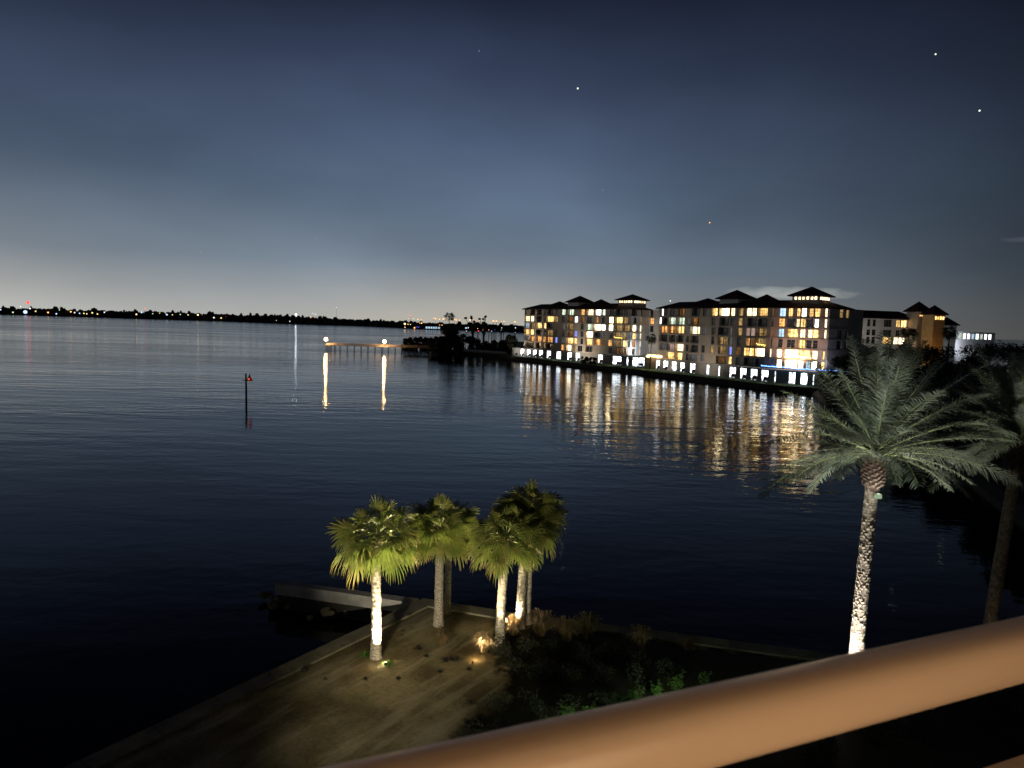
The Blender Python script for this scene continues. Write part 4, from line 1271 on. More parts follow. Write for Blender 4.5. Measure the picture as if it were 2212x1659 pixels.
for px_, py_ in ((1250, 1590), (1440, 1525)):
    q = Vector(gz(px_, py_)); uplight('assumed small path light in front of the bright green bushes', q + Vector((0, -1.3, 0)), q + Vector((0, 1.2, .5)), 180, (.85, 1, .6), 150, .8, .1, 'white_bulb', stake=.7, group='assumed path lights by the bushes')  # unseen lamps assumed from the light on the leaves

# ------------------------------------------------------------------ jetty wall and rocks
jl_f, jr_f = at_z(594, 1260, 1.45), at_z(889, 1302, 1.45)
jl_b, jr_b = at_z(608, 1254, 1.45), at_z(905, 1293, 1.45)
j = MB()
def bevel_prism(mb, quad_pts, z0, z1):
    c_ = sum(quad_pts, Vector((0, 0, 0))) / 4
    ins = [p + (c_ - p).normalized() * .05 for p in quad_pts]
    f = lambda l, z: [(p.x, p.y, z) for p in l]
    mb.add(f(quad_pts, z0) + f(quad_pts, z1 - .04) + f(ins, z1), [(0, 1, 5, 4), (1, 2, 6, 5), (2, 3, 7, 6), (3, 0, 4, 7), (4, 5, 9, 8), (5, 6, 10, 9), (6, 7, 11, 10), (7, 4, 8, 11), (8, 9, 10, 11)])
JQ = [jl_f, jr_f, jr_b, jl_b]
bevel_prism(j, JQ, .82, 1.45)
jc = sum(JQ, Vector((0, 0, 0))) / 4
o = empty('breakwater_wall', (jc.x, jc.y, 0))
j.build('cap', M['pale_concrete'], o)
j = MB(); bevel_prism(j, [p + (jc - p).normalized() * .12 + Vector((0, .06, 0)) for p in JQ], -1, .81); j.build('dark_base', M['bank'], o)  # darker material below the pale cap
zero_parent(o)
tag(o, 'pale concrete breakwater wall reaching left into the dark water', 'wall')
rocks = [(200, 335, .30), (250, 325, .26), (285, 365, .24), (350, 388, .42), (412, 392, .26), (480, 385, .32), (290, 425, .34), (548, 408, .38), (615, 400, .26), (655, 395, .22), (780, 482, .36), (870, 445, .34), (720, 440, .22), (970, 480, .26), (1150, 500, .30), (630, 540, .22), (430, 440, .20), (820, 500, .22), (1050, 470, .26)]
for i, (cx, cy, r) in enumerate(rocks):
    x, y = (950 + cx * .4295) / 1.8228, (2200 + cy * .4295) / 1.8228
    p = at_z(x, y, .35); rn = random.Random(i); r *= .78
    b = MB(); b.sphere((0, 0, 0), r, 9, 7, sc=(1.25, 1, .8), jit=.16, rnd=rn)
    o = b.build('rock', M['rock']); o.location = p; o.rotation_euler = (rn.uniform(-.4, .4), rn.uniform(-.4, .4), rn.uniform(0, 6))
    tag(o, 'rough pale boulder in the water along the foot of the breakwater wall', 'rock', 'boulders at the breakwater')

# ------------------------------------------------------------------ channel marker
mk_w = at_z(532, 866, 0)
mk = empty('channel_marker', (mk_w.x, mk_w.y, 0))
tag(mk, 'wooden channel marker pile with a red triangular board standing in the open water', 'channel marker')
s = mk_w.y / FPX
b = MB(); b.tube([(0, 0, -3), (0, 0, 2), (-.05, 0, 5.3)], [.20, .19, .15], 10); b.build('pile', M['dark_wood'], mk)
b = MB(); b.add([(.15, -.25, 3.9), (1.35, -.25, 3.9), (.75, -.25, 5.3), (.15, -.20, 3.9), (1.35, -.20, 3.9), (.75, -.20, 5.3)], [(0, 1, 2), (5, 4, 3), (0, 3, 4, 1), (1, 4, 5, 2), (2, 5, 3, 0)])
b.build('day_board', M['red_paint'], mk)
b = MB(); b.tube([(.75, -.62, 4.15), (.75, -.62, 4.4), (.75, -.62, 4.5)], [.13, .13, .06], 10); b.build('added_lamp', emit('added marker lamp', (1, .16, .05), .9), mk)  # small red lamp added to brighten the board
b = MB(); b.box((.3, -.1, 4.0), (2.0, .12, .14)); b.build('crosspiece', M['dark_wood'], mk)

# ------------------------------------------------------------------ fishing pier
PY = 350.0
def pp(px, z): return Vector(((px - 1106) / FPX * PY, PY, z))
pier = empty('fishing_pier', pp(703, 0))
tag(pier, 'long timber fishing pier on piles with two amber lamps, running out from the mangroves', 'pier')
DZ = 2.75
deck = MB(); a, bb = pp(703, DZ), pp(940, DZ)
deck.box((a + bb) / 2, ((bb - a).length, 2.4, .22)); a2, b2_ = pp(703, DZ), pp(722, DZ); deck.box((a2 + b2_) / 2 + Vector((0, -2.2, .002)), ((b2_ - a2).length, 2.2, .22))
a2, b2_ = pp(822, DZ), pp(838, DZ); deck.box((a2 + b2_) / 2 + Vector((0, -2.2, .002)), ((b2_ - a2).length, 2.2, .22))
deck.build('deck', M['wood'], pier)
for cx in [820, 835, 850, 875, 912, 960, 1007, 1053, 1098, 1145, 1192, 1235, 1280, 1323, 1368, 1411, 1455, 1500, 1545]:
    x = (800 + cx * .5877) / 1.8228
    bent = MB()
    for dy in (-1.0, 1.0):
        bent.tube([pp(x, -3) + Vector((0, dy, 0)), pp(x, DZ - .12) + Vector((0, dy, 0))], [.16, .14], 8)
    bent.bar(pp(x, DZ - .3) + Vector((0, -1.3, 0)), pp(x, DZ - .3) + Vector((0, 1.3, 0)), .18, .24)
    bent.build('pile_bent', M['dark_wood'], pier)
for dy, nm in ((-1.2, 'railing'), (1.2, 'railing')):
    rl = MB()
    a, bb = pp(703, DZ + 1.15), pp(940, DZ + 1.15)
    yo = Vector((0, dy, 0))
    for zz, tk in ((0, .16), (-.36, .14), (-.72, .14)):
        rl.bar(a + yo + Vector((0, 0, zz)), bb + yo + Vector((0, 0, zz)), .05, tk)
    n = 70
    for k in range(n + 1):
        p = a.lerp(bb, k / n) + yo; rl.bar(p + Vector((0, 0, -1.1)), p + Vector((0, 0, .05)), .10)
    rl.build(nm, M['wood'], pier)
zero_parent(pier)
for i, (px, py, lab) in enumerate([(704, 733, 'glowing amber lamp at the outer end of the pier'), (830.5, 737.5, 'glowing amber lamp halfway along the pier')]):
    p = at_y(px, py, PY - 2.7)
    root = empty('pier_lamp', (p.x, p.y, DZ + .1)); tag(root, lab, 'lamp', 'lamps on the fishing pier')
    b = MB(); b.tube([(0, 0, 0), (0, 0, p.z - DZ - .5)], [.09, .07], 8); b.build('pole', M['black'], root)
    b = MB(); b.sphere((0, 0, p.z - DZ - .1), .74, 14, 9); b.build('globe', E['pier_bulb'], root, smooth=True)
    ld = bpy.data.lights.new('added_deck_light', 'POINT'); ld.energy = 5000; ld.color = (1, .55, .22); ld.shadow_soft_size = .3  # point light added beside the globe to light the deck
    lo = bpy.data.objects.new('added_deck_light', ld); COL.objects.link(lo); lo.parent = root; lo.location = (0, -1.1, p.z - DZ - .3)
    b = MB(); b.tube([(0, 0, p.z - DZ + .5), (0, 0, p.z - DZ + .6)], [.22, .08], 10); b.build('cap', M['black'], root)
# boardwalk between the mangroves and the lawn
bw = empty('boardwalk', (-20, 332, 0)); tag(bw, 'low timber boardwalk with a pale railing between the mangroves and the first apartment block', 'boardwalk')
def bp_(px, z, Y=333): return Vector(((px - 1106) / FPX * Y, Y, z))
b = MB(); a, c_ = bp_(985, 2.3, 338), bp_(1092, 2.0, 323); b.bar(a, c_, 2.0, .2); b.build('deck', M['wood'], bw)
b = MB()
for zz in (1.0, .55): b.bar(a + Vector((0, -1, zz)), c_ + Vector((0, -1, zz)), .06, .18)
for k in range(25):
    p = a.lerp(c_, k / 24) + Vector((0, -1, 0)); b.bar(p, p + Vector((0, 0, 1.05)), .12)
b.build('railing', M['trim'], bw)
for k in range(9):
    p = a.lerp(c_, k / 8) + Vector((0, -.8, 0)); b = MB(); b.tube([(p.x, p.y, -2), (p.x, p.y, 2.1)], [.14, .13], 6); b.build('pile', M['dark_wood'], bw)
zero_parent(bw)

# ------------------------------------------------------------------ mangroves and trees round the pier
mg_g = 'mangrove trees at the root of the pier'
def tree_at(name, label, cat, px, Y, topy, wpx, seed, n=1500, size=.8, mt='leaf_dark', group=None, base_z=.2, low=.05):
    p = at_y(px, topy, Y); h = p.z - base_z
    return dense_tree(name, label, cat, (p.x, Y, base_z), h, wpx * Y / FPX * 1.25, seed, n, size, mt, group, low=low)
sp = random.Random(9)
for i, x in enumerate(range(872, 960, 11)):
    tree_at('mangrove', 'low rounded mangrove on the dark spit reaching out beyond the pier', 'mangrove', x + 4, 402 + sp.uniform(-8, 8), 727.5 + (2.5 if i == 0 else 0) + sp.uniform(-.8, .8), 19, 500 + i, 1300, .9, group='mangroves on the spit', low=-.25)
ms = [(938, 345, 728), (955, 342, 722), (972, 345, 712), (985, 348, 706), (1000, 342, 716), (1015, 345, 722), (1032, 345, 731), (1050, 345, 735), (1068, 342, 734), (1085, 338, 732), (1100, 345, 728), (960, 352, 706), (975, 358, 696), (948, 334, 738), (968, 333, 735), (990, 335, 732)]
for i, (x, Y, ty) in enumerate(ms):
    tree_at('mangrove', 'dark bushy mangrove in the thicket at the root of the pier', 'mangrove', x, Y, ty, 26, 520 + i, 2200, .8, group=mg_g, low=-.2)
# taller open trees
def open_tree(label, px, Y, topy, wpx, seed, base_z=1):
    rnd = random.Random(seed); p = at_y(px, topy, Y); h = p.z - base_z; w_ = wpx * Y / FPX
    root = empty('tall_tree', (p.x, Y, base_z)); tag(root, label, 'tree')
    tb = MB(); lobes = []
    for k in range(11):
        a = rnd.uniform(0, 6.28); r = w_ * .5 * rnd.uniform(.2, 1); z = h * rnd.uniform(.62, .97)
        e = Vector((math.cos(a) * r, math.sin(a) * r, z)); lobes.append((tuple(e), w_ * .10, .7))
        tb.tube([(0, 0, h * .4), (e.x * .5, e.y * .5, h * .4 + (z - h * .4) * .6), e], [h * .014, h * .010, h * .005], 5)
    tb.tube([(0, 0, -1), (0, 0, h * .65)], [h * .03, h * .02], 7); tb.build('trunk', M['bark'], root)
    crown_mesh(rnd, lobes, 650, .75).build('crown', M['leaf_dark'], root)
open_tree('bare spreading tree standing above the mangroves, left of the lit shore lamps', 1022, 372, 681, 34, 31)
open_tree('thin bare tree reaching above the thicket, nearest to the first apartment block', 1046, 372, 680, 26, 35)
# palm-like silhouette
pt = at_y(970, 676, 360)
root = empty('tall_palm', (pt.x, 360, 1)); tag(root, 'dark wind-blown palm silhouette, highest point of the thicket by the pier', 'palm tree')
b = MB(); b.tube([(0, 0, -1), (.3, 0, 9), (.2, 0, pt.z - 3)], [.3, .24, .2], 8); b.build('trunk', M['bark'], root)
b = MB(); rnd = random.Random(12); T = Vector((.2, 0, pt.z - 3.2))
for k in range(30):
    a = rnd.uniform(0, 6.28); el = rnd.uniform(-.5, 1.2); d = Vector((math.cos(a) * math.cos(el), math.sin(a) * math.cos(el), math.sin(el)))
    frond_fan(b, T, d, 3.6, rnd, 12, .5)
b.build('crown', [M['leaf_dark']] * 3, root)
# small pale-stemmed trees at the corner of the first building
for i, (x, Y) in enumerate([(1098, 322), (1106, 321)]):
    dense_tree('small_tree', 'small tree with a pale stem at the left corner of the first apartment block', 'tree', (*px_y(x, Y), BG), 10.5, 6.0, 610 + i, 1200, .6, 'leaf_dark', 'small trees at the corner of the first block', low=.3)

# bushes before the podiums, as the photo shows them
gb = 'clipped bushes before the first garage wall'
for i, (cx, cy, w_) in enumerate([(960, 1075, 9), (1010, 1080, 9), (1060, 1085, 9), (1110, 1090, 9), (1270, 1085, 8), (1310, 1085, 7)]):
    x, y = CR1(cx, cy); p = at_z(x, y, BG)
    dense_tree('clipped_bush', 'rounded dark bush on the lawn hiding part of the first garage wall', 'bush', (p.x, p.y, BG - .2), 3.0, w_ * p.y / FPX * 1.6, 640 + i, 900, .35, 'leaf_dark', gb, low=-.2)
x, y = CR2(615, 955); p = at_z(x, y, BG)
dense_tree('small_tree', 'small dark tree on the lawn before a gap in the second garage wall', 'tree', (p.x, p.y, BG), 5.4, 4.2, 655, 1100, .4, 'leaf_dark', low=.25)
# palms before the gap between the blocks
def little_palm(label, px, py_top, Y, seed, fr=2.6, base_z=BG):
    rnd = random.Random(seed); p = at_y(px, py_top, Y); root = empty('fan_palm', (p.x, Y, base_z)); tag(root, label, 'palm tree')
    H = p.z - base_z - fr * .6
    b = MB(); b.tube([(0, 0, -.5), (.2, 0, H * .5), (.1, 0, H)], [.24, .18, .16], 8); b.build('trunk', M['bark'], root)
    b = MB()
    for k in range(26):
        a = rnd.uniform(0, 6.28); el = rnd.uniform(-.8, 1.3); d = Vector((math.cos(a) * math.cos(el), math.sin(a) * math.cos(el), math.sin(el)))
        frond_fan(b, Vector((.1, 0, H)), d, fr, rnd, 14, .7)
    b.build('crown', [M['leaf'], M['rachis'], M['fan_dry']], root)
little_palm('dark fan palm before the gap between the two apartment blocks', CR1(1795, 715)[0], CR1(1795, 715)[1], 244, 71)
little_palm('dark palm in front of the pale third apartment block, left of its orange tower', CR3(850, 625)[0], CR3(850, 615)[1], 240, 72, 3.6, 1)
little_palm('dark palm just right of the orange tower against the sky', CR3(1330, 625)[0], CR3(1330, 618)[1], 240, 73, 3.4, 1)

# wood on the right shore
wg = 'dark trees of the wooded right shore'
wr = [ # px, Y, top py, width px
 (1800, 160, 800, 60), (1835, 170, 765, 60), (1872, 175, 748, 62), (1915, 180, 742, 66), (1960, 190, 742, 66), (2005, 195, 741, 70), (2050, 200, 741, 66), (2095, 205, 739, 66), (2140, 205, 736, 66), (2185, 205, 733, 66), (2235, 205, 727, 70),
 (1822, 140, 822, 70), (1880, 130, 800, 80), (1945, 120, 800, 90), (2010, 112, 795, 96), (2080, 104, 790, 104), (2150, 100, 780, 110), (2225, 92, 770, 120),
 (1905, 108, 850, 96), (1985, 98, 850, 110), (2070, 88, 845, 120), (2165, 78, 840, 140), (2250, 70, 835, 150)]
for i, (x, Y, ty, wp) in enumerate(wr):
    near = Y < 150
    tree_at('dense_tree', 'dark bushy tree of the wooded shore right of the nearer block, nearer row' if near else 'dark tree top of the wooded shore below the third apartment block, far row', 'tree', x, Y, ty, wp, 700 + i, 3200 if near else 2400, .62, 'leaf', wg + (', near row' if near else ', far row'), base_z=1.0, low=-.05)

# ------------------------------------------------------------------ far shore
def far_shore():
    pts = [(-40, 2180, 657), (0, 2180, 658), (120, 2150, 660), (250, 2100, 664), (390, 2050, 668), (494, 2000, 672), (600, 1850, 675), (700, 1800, 680), (793, 1750, 685), (880, 1560, 690), (960, 1500, 692), (1052, 1450, 694), (1130, 1400, 697), (1260, 1400, 700)]
    lm = MB()
    for (x, Y, t), (x2, Y2, t2) in zip(pts[:-1], pts[1:]):
        a, b = px_y(x, Y), px_y(x2, Y2)
        lm.quad((*a, .8), (*b, .8), (b[0] * 1.6, b[1] + 900, .8), (a[0] * 1.6, a[1] + 900, .8))
        lm.quad((*a, -1), (*b, -1), (*b, .8), (*a, .8))
    tag(lm.build('far_shore_ground', M['soil']), kind='structure')
    rnd = random.Random(77); mb = MB()
    for (x, Y, t), (x2, Y2, t2) in zip(pts[:-1], pts[1:]):
        n = int((x2 - x) * 1.15)
        for k in range(n):
            f = rnd.random(); px_ = x + (x2 - x) * f; Yq = Y + (Y2 - Y) * f + rnd.uniform(8, 55)
            ty = t + (t2 - t) * f
            p = at_y(px_, ty, Yq); h = (p.z) * rnd.uniform(.45, .70) if rnd.random() > .05 else p.z * rnd.uniform(.72, .9)
            r = rnd.uniform(4, 9)
            if h > p.z: r *= .30
            mb.sphere((p.x, Yq, h * .52), r, 7, 6, sc=(1, 1, h * .50 / r), jit=.25, rnd=rnd)
    o = mb.build('shoreline_woods', M['leaf_dark'])
    tag(o, 'low black wood along the whole far shore under the city glow', 'wood', kind='stuff')
far_shore()

# lamps of the far shore: (px, py, Y, radius px, colour)
c4 = lambda x, y: (x * .2232, 619.9 + y * .2232)
c5 = lambda x, y: ((800 + x * .5877) / 1.8228, (1150 + y * .5877) / 1.8228)
c7 = lambda x, y: ((1500 + x * .2803) / 1.8228, (1180 + y * .2803) / 1.8228)
L4 = [(5, 220, 1.6, 'cyan'), (125, 245, 1.5, 'green'), (200, 190, 1.1, 'white'), (270, 150, 3.4, 'red'), (245, 242, 4.2, 'cyan'), (290, 208, 1.8, 'white'), (345, 235, 1.6, 'yellow'), (465, 247, 1.7, 'amber'), (545, 260, 1.7, 'cyan'), (575, 222, 1.0, 'green'), (685, 240, 1.6, 'amber'), (722, 248, 1.5, 'white'), (770, 255, 1.4, 'cyan'), (812, 256, 1.5, 'yellow'), (840, 260, 1.4, 'yellow'), (893, 250, 1.8, 'yellow'), (943, 262, 1.6, 'yellow'), (1010, 245, 1.4, 'white'), (1320, 265, 1.6, 'warm'), (1370, 245, 2.0, 'cyan'), (1402, 210, 1.2, 'red'), (1478, 258, 1.0, 'green'), (1545, 252, 1.0, 'yellow'), (1615, 268, 1.9, 'cyan'), (1668, 270, 1.2, 'yellow'), (1745, 266, 1.1, 'green'), (1820, 270, 1.4, 'yellow'), (1915, 270, 1.9, 'warm'), (2070, 297, 1.8, 'white'), (2140, 300, 1.7, 'yellow'), (2190, 288, 1.1, 'red')]
L5 = [(622, 152, 2.2, 'beacon'), (735, 143, 1.4, 'white'), (752, 150, 1.6, 'white'), (720, 170, 1.4, 'amber'), (490, 190, 1.0, 'white'), (580, 196, 1.7, 'white'), (893, 103, 1.4, 'white'), (910, 180, 1.0, 'green'), (963, 181, 1.0, 'white'), (1168, 210, 1.2, 'blue'), (1190, 212, 1.4, 'white'), (1212, 214, 1.2, 'white')]
L7 = [(335, 340, 3.2, 'warm'), (380, 345, 1.3, 'warm'), (415, 348, 1.2, 'warm'), (338, 388, 1.5, 'warm'), (472, 395, 2.4, 'amber'), (505, 382, 1.5, 'blue'), (530, 385, 1.5, 'blue'), (570, 330, 2.2, 'amber'), (545, 330, 1.0, 'warm'), (825, 355, 1.1, 'amber'), (858, 357, 1.2, 'warm'), (742, 262, 1.4, 'amber'), (768, 266, 2.0, 'amber'), (822, 276, 1.8, 'amber'), (878, 270, 2.4, 'amber'), (915, 280, 1.1, 'amber'), (410, 222, 1.8, 'red'), (385, 268, .9, 'warm'), (460, 270, .9, 'warm'), (520, 275, 1.5, 'amber'), (567, 278, 1.1, 'amber'), (1035, 280, 2.6, 'amber'), (1060, 285, 1.6, 'amber'), (1105, 287, 1.5, 'amber'), (1250, 284, 2.2, 'amber'), (1300, 292, 1.0, 'warm'), (1385, 296, 1.2, 'amber'), (1580, 300, 2.6, 'amber'), (1622, 302, 2.2, 'amber'), (1690, 310, 1.1, 'amber'), (1728, 306, 1.7, 'amber'), (1884, 312, 2.3, 'amber'), (1195, 398, 2.6, 'cyan'), (1225, 395, 1.8, 'white'), (1200, 440, 1.2, 'white'), (1300, 428, 1.4, 'red'), (1305, 448, 1.4, 'red'), (1370, 440, 1.6, 'red'), (1435, 425, 1.2, 'amber'), (1360, 405, .9, 'warm'), (1555, 442, 1.0, 'white'), (1515, 425, .9, 'amber'), (1695, 396, 1.3, 'white'), (1890, 396, 1.6, 'white'), (1885, 462, 1.0, 'white'), (1600, 422, .9, 'blue'), (1690, 426, 1.1, 'cyan')]
cname = {'cyan': 'blue-white', 'green': 'greenish', 'white': 'white', 'red': 'red', 'yellow': 'yellow', 'amber': 'amber', 'warm': 'warm white', 'blue': 'deep blue'}
def shore_lamp(px, py, Y, rp, colr, place, gp):
    p = at_y(px, py, Y); r = rp * Y / FPX * .62
    root = empty('shore_lamp', (p.x, p.y, .8)); tag(root, f'small {cname[colr]} lamp {place}', 'lamp', f'{cname[colr]} lamps {gp}')
    b = MB(); b.tube([(0, 0, 0), (0, 0, max(.5, p.z - .8 - r))], [.25, .18], 5); b.build('pole', M['black'], root)
    b = MB(); b.sphere((0, 0, p.z - .8), r, 10, 7); b.build('bulb', E['shore_' + colr], root, smooth=True)
for (x, y, r, c_) in L4: shore_lamp(*c4(x, y), 2010 if x > 900 else 2090, r * 1.45, c_, 'on the far shore at the left, under the brightest glow', 'on the left far shore')
E['shore_beacon'] = emit('harbour beacon', (.80, .90, 1), 45)
cname['beacon'] = 'strong white'
for (x, y, r, c_) in L5: shore_lamp(*c5(x, y), 1720, r, c_, 'on the middle of the far shore, above the pier lamps', 'on the middle far shore')
for (x, y, r, c_) in L7:
    far = y < 300
    Yq = 1380 if (far or x < 900) else 520
    shore_lamp(*c7(x, y), Yq, r, c_, 'in the skyline row left of the farther apartment block' if far else ('at the waterside beyond the mangrove spit' if x < 900 else 'shining through the trees between the thicket and the first block'), 'of the town row' if far else ('beyond the spit' if x < 900 else 'through the trees'))
# waterside house with blue lit windows
hp = at_y(*c7(732, 392), 1370)
hs = empty('waterside_house', (hp.x, hp.y, .8)); tag(hs, 'low waterside house with a row of blue-lit windows beyond the mangrove spit', 'house')
b = MB(); b.box((0, 0, 3.2), (30, 12, 6.4)); b.build('wall', M['stucco'], hs)
b = MB(); b.add([(-16, -7, 6.4), (16, -7, 6.4), (16, 7, 6.4), (-16, 7, 6.4), (-9, 0, 9.5), (9, 0, 9.5)], [(0, 1, 5, 4), (1, 2, 5), (2, 3, 4, 5), (3, 0, 4), (3, 2, 1, 0)]); b.build('roof', M['roof'], hs)
for k in range(6):
    b = MB(); b.box((-12.5 + k * 5, -6.05, 3.8), (3.6, .15, 3.6)); b.build('window', E['K'], hs)
# street light above the marker
lp = at_y(637, 692, 1250)

# ------------------------------------------------------------------ festive lights
def light_string(name, label, pts, n, r, matk, seed=1, jz=.06, group=None):
    root = empty(name, pts[0]); tag(root, label, 'string lights', group)
    rnd = random.Random(seed); b = MB(); w_ = MB()
    P3 = [Vector(p) - Vector(pts[0]) for p in pts]
    tot = sum((q - p).length for p, q in zip(P3[:-1], P3[1:]))
    for k in range(n):
        s = (k + .5) / n * tot; i = 0
        while s > (P3[i + 1] - P3[i]).length and i < len(P3) - 2: s -= (P3[i + 1] - P3[i]).length; i += 1
        p = P3[i].lerp(P3[i + 1], s / (P3[i + 1] - P3[i]).length) + Vector((0, 0, rnd.uniform(-jz, jz)))
        b.sphere(p, r * rnd.uniform(.7, 1.15), 6, 5)
    for p, q in zip(P3[:-1], P3[1:]): w_.bar(p + Vector((0, 0, r)), q + Vector((0, 0, r)), .03)
    w_.build('cable', M['black'], root); b.build('bulbs', E[matk], root)
PT = BG + PH
p2f = offs(p2_poly, .25)
bl = [(*Vector(p2f[3]).lerp(Vector(p2f[2]), .25), PT + .75), (*p2f[3], PT + .75), (*p2f[4], PT + .65), (*p2f[5], PT + .5)]
light_string('blue_light_string', 'string of blue lights along the terrace edge of the nearer apartment block', bl, 120, .14, 'blue_bulb', 2, .12)
rl = MB()
a = at_y(*CR1(1740, 985), 246.5); c_ = at_y(*CR1(1925, 1000), 240)
light_string('warm_light_string', 'bright warm string lights over the terrace between the two blocks', [a, c_], 26, .34, 'warm_bulb', 3, .3)
f2 = offs(b2_poly, .35)
h1 = hit_plane(*CR2(1402, 795), f2[2], f2[3]); h2 = hit_plane(*CR2(1655, 808), f2[2], f2[3])
light_string('warm_light_string', 'bright warm string lights on a balcony just above the blue light string', [h1, h2], 34, .26, 'warm_bulb', 4, .28)
for nm, (xa, ya, xb, yb), pl, lab in (('a', (1345, 760, 1445, 775), offs(b1_poly, .2), 'faint yellow string lights on a balcony of the farther block'), ('b', (1125, 672, 1212, 690), f2, 'faint yellow string lights on a balcony in the middle of the nearer block')):
    cv, sg = (CR1, 2) if nm == 'a' else (CR2, 1)
    A_ = hit_plane(*cv(xa, ya), pl[sg], pl[sg + 1]); B_ = hit_plane(*cv(xb, yb), pl[sg], pl[sg + 1])
    light_string('yellow_light_string', lab, [A_, B_], 14, .11, 'yellow_bulb', 6, .2)

# unseen lamps added or assumed to wash the facades (those in the lawn are added fill lights)
def floodlight(label, loc, target, power, col, size=110, r=.3):
    uplight(label, loc, target, power, col, size, .7, r, 'warm_bulb', .12, .3, 'added and assumed facade floodlights')
def in_front(poly, i, f, o, z=BG):
    l = offs(poly, o); a, b = Vector(l[i]), Vector(l[i + 1]); q = a.lerp(b, f); return Vector((q.x, q.y, z))
q = in_front(p2_poly, 3, .35, -1.2, PT + .1); floodlight('assumed strong warm floodlight on the terrace of the nearer block, lighting its right corner', q, q + Vector((.6, .9, 5)), 6000, (1, .60, .42), 140)
q = in_front(p2_poly, 4, .3, -1.2, PT + .1); floodlight('added cool floodlight at the right end of the terrace of the nearer block', q, q + Vector((.9, 1.2, 3)), 900, (.72, .74, 1), 130)
for k, (pl, i, f, lab) in enumerate([(p1_poly, 0, .3, 'fill light added in the lawn at the left end of the farther block'), (p1_poly, 2, .4, 'fill light added in the lawn before the middle of the farther block'), (p2_poly, 1, .25, 'fill light added in the lawn at the left end of the nearer block'), (p2_poly, 1, .85, 'fill light added in the lawn before the middle of the nearer block')]):
    q = in_front(pl, i, f, 9, BG); q2 = in_front(pl, i, f, -2, 15); floodlight(lab, q, q2, 5200 if k < 2 else 2300, (1, .86, .70), 130)  # unseen lamps added to lift the tone of the walls
q = in_front(p1_poly, 4, .15, -1.2, PT + .2); floodlight('added cool floodlight on the terrace before the pale right end of the farther block', q, Vector((49, 266, 15)), 4200, (.85, .92, 1), 140)
q = Vector((*px_y(1900, 246), 8)); floodlight('added floodlight washing the pale third block', q, Vector((*px_y(1890, 265), 15)), 3500, (1, .9, .78), 140)
q = Vector((*px_y(2010, 249), 6)); floodlight('assumed amber floodlight at the foot of the orange tower', q, Vector((*px_y(2010, 258), 14)), 1500, (1, .50, .12), 90)
q = Vector((*px_y(2090, 405), 9)); floodlight('assumed bluish floodlight before the long low building', q, Vector((*px_y(2090, 425), 17)), 8000, (.80, .86, 1), 150)
q = Vector((*px_y(2040, 255), 12)); floodlight('added white floodlight beside the small side tower', q, Vector((*px_y(2032, 270), 18)), 900, (.95, .95, 1), 100)

# ------------------------------------------------------------------ stars
stars = [(1248, 191, 3.0, 'star', 'brightest star, greenish white, high above the first apartment block'),
         (1533, 481, 2.6, 'star_orange', 'orange star above the nearer apartment block'),
         (2021, 117, 2.4, 'star', 'pale star in the dark upper right of the sky'),
         (2116, 239, 2.6, 'star', 'pale star near the right edge, below another star'),
         (682, 515, 1.8, 'star_dim', 'faint star above the fishing pier'),
         (433, 544, 1.7, 'star_dim', 'faint star low over the left far shore'),
         (1035, 110, 1.7, 'star_dim', 'faint star near the top centre of the sky'),
         (1302, 410, 1.6, 'star_dim', 'faint star midway up above the first block'),
         (1093, 617, 1.8, 'star_dim', 'faint star low, left of the first block roof'),
         (728, 664, 1.8, 'star_dim', 'faint white star just above the far shore trees'),
         (1448, 650, 2.2, 'star', 'white star just over the gap between the two roofs')]
for (x, y, rp, k, lab) in stars:
    p = O + ray(x, y) * 9000; r = rp * 9000 / FPX * .55
    b = MB(); b.sphere((0, 0, 0), r, 10, 8); o = b.build('star', E[k], smooth=True); o.location = p
    tag(o, lab, 'star')

# ------------------------------------------------------------------ our own balcony
def rail_line(px, py):
    d = ray(px, py); return d.dot(RN), -d.z       # (outward, down)
at, bt_ = rail_line(1840, 1415), rail_line(1840, 1572)
ratio_t, ratio_b = at[1] / at[0], bt_[1] / bt_[0]
th_t, th_b = math.atan(ratio_t), math.atan(ratio_b)
HR = .040                                           # half thickness of the round handrail
half = (th_b - th_t) / 2; mid = (th_b + th_t) / 2
dist = HR / math.sin(half)
rp_, rz_ = dist * math.cos(mid), CAMZ - dist * math.sin(mid)
bal = empty('balcony_railing', (0, 0, rz_ - 1.02))
tag(bal, 'brown painted metal handrail of the balcony crossing the lower right foreground', 'railing')
b = MB(); n = 28
prof = []
for k in range(n):
    a = 2 * math.pi * k / n
    cx, cz = math.cos(a), math.sin(a)
    prof.append((abs(cx) ** .8 * (1 if cx > 0 else -1) * HR * 1.0, abs(cz) ** .8 * (1 if cz > 0 else -1) * HR))
vs = []
for L in (-3.2, 3.6):
    for (o_, z_) in prof:
        p = RN * (rp_ + o_) + RD * L; vs.append((p.x, p.y, rz_ + z_))
b.add(vs, [(k, (k + 1) % n, n + (k + 1) % n, n + k) for k in range(n)] + [tuple(range(n))[::-1], tuple(range(n, 2 * n))])
b.build('handrail', M['handrail'], bal, smooth=True)
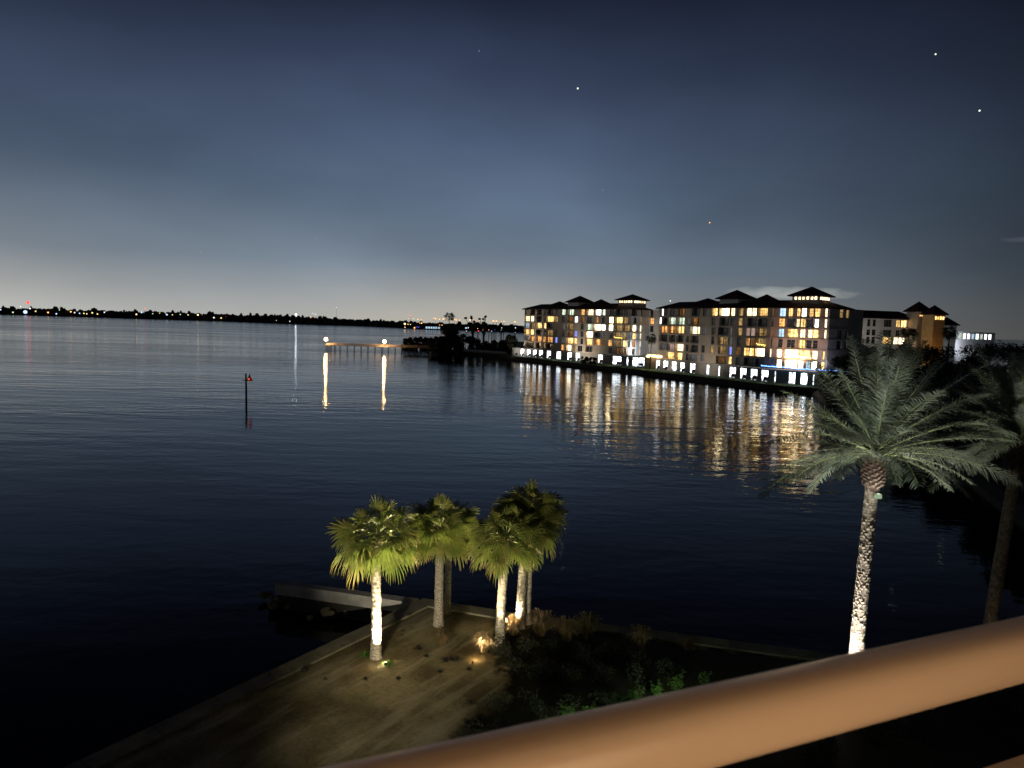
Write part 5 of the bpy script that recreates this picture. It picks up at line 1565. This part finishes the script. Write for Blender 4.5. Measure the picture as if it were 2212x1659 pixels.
# lower rail, found from the second brown edge in the photo
lr = rail_line(2190, 1646); zl = rp_ * lr[1] / lr[0]
b = MB(); p0, p1 = RN * rp_ + RD * -3.2, RN * rp_ + RD * 3.6
zz = CAMZ - zl - .034
b.bar((p0.x, p0.y, zz), (p1.x, p1.y, zz), .04, .04); b.build('lower_rail', M['handrail'], bal)
for L in (-3.0, 3.5):
    b = MB(); p = RN * rp_ + RD * L; b.bar((p.x, p.y, rz_ - 1.02), (p.x, p.y, rz_ - .03), .045); b.build('post', M['handrail'], bal)
zero_parent(bal)

# the building we stand on: facade, slab, assumed lit glass door behind the camera
host = empty('host_building', tuple(RN * -1.6)[:2] + (GZ,))
tag(host, 'apartment building the view is taken from, with an assumed lit balcony door', 'apartment building')
def hp_(o, L, z): p = RN * o + RD * L; return (p.x, p.y, z)
b = MB(); W = 1.6; zf = rz_ - 1.04
def hbox(mb, o0, o1, L0, L1, z0, z1):
    mb.add([hp_(o0, L0, z0), hp_(o1, L0, z0), hp_(o1, L1, z0), hp_(o0, L1, z0), hp_(o0, L0, z1), hp_(o1, L0, z1), hp_(o1, L1, z1), hp_(o0, L1, z1)],
           [(0, 1, 2, 3), (7, 6, 5, 4), (0, 4, 5, 1), (1, 5, 6, 2), (2, 6, 7, 3), (3, 7, 4, 0)])
hbox(b, -12, -W, -34, 30, 0, 26)
b.build('wall', M['stucco'], host)
b = MB(); hbox(b, -W + .01, rp_ + .08, -3.4, 3.8, zf - .2, zf); b.build('balcony_slab', M['floor'], host)
b = MB(); hbox(b, -W + .01, rp_ + .08, -3.4, 3.8, zf + 2.7, zf + 2.9); b.build('balcony_ceiling', M['floor'], host)
b = MB(); hbox(b, -W, -W + .05, -1.6, 1.8, zf + .05, zf + 1.95); b.build('balcony_door', emit('lit balcony door', (1, .70, .43), 2.7), host)  # unseen glowing door assumed from the warm light on the handrail
for k, (L, z, wd) in enumerate([(-22, 3.0, 3), (-14, 6.2, 3), (-18, 9.5, 3)]):  # unseen glowing windows added to brighten the sand
    b = MB(); hbox(b, -W, -W + .05, L, L + wd, z, z + 2); b.build('window', emit(f'sand fill {k}', (1, .82, .60) if k % 2 else (1, .86, .70), 1.3), host)
zero_parent(host)
print('rail dist', dist, rp_, rz_, 'slab', zf)
for e in (bld1, bld2): print(e.name, len(e.children))
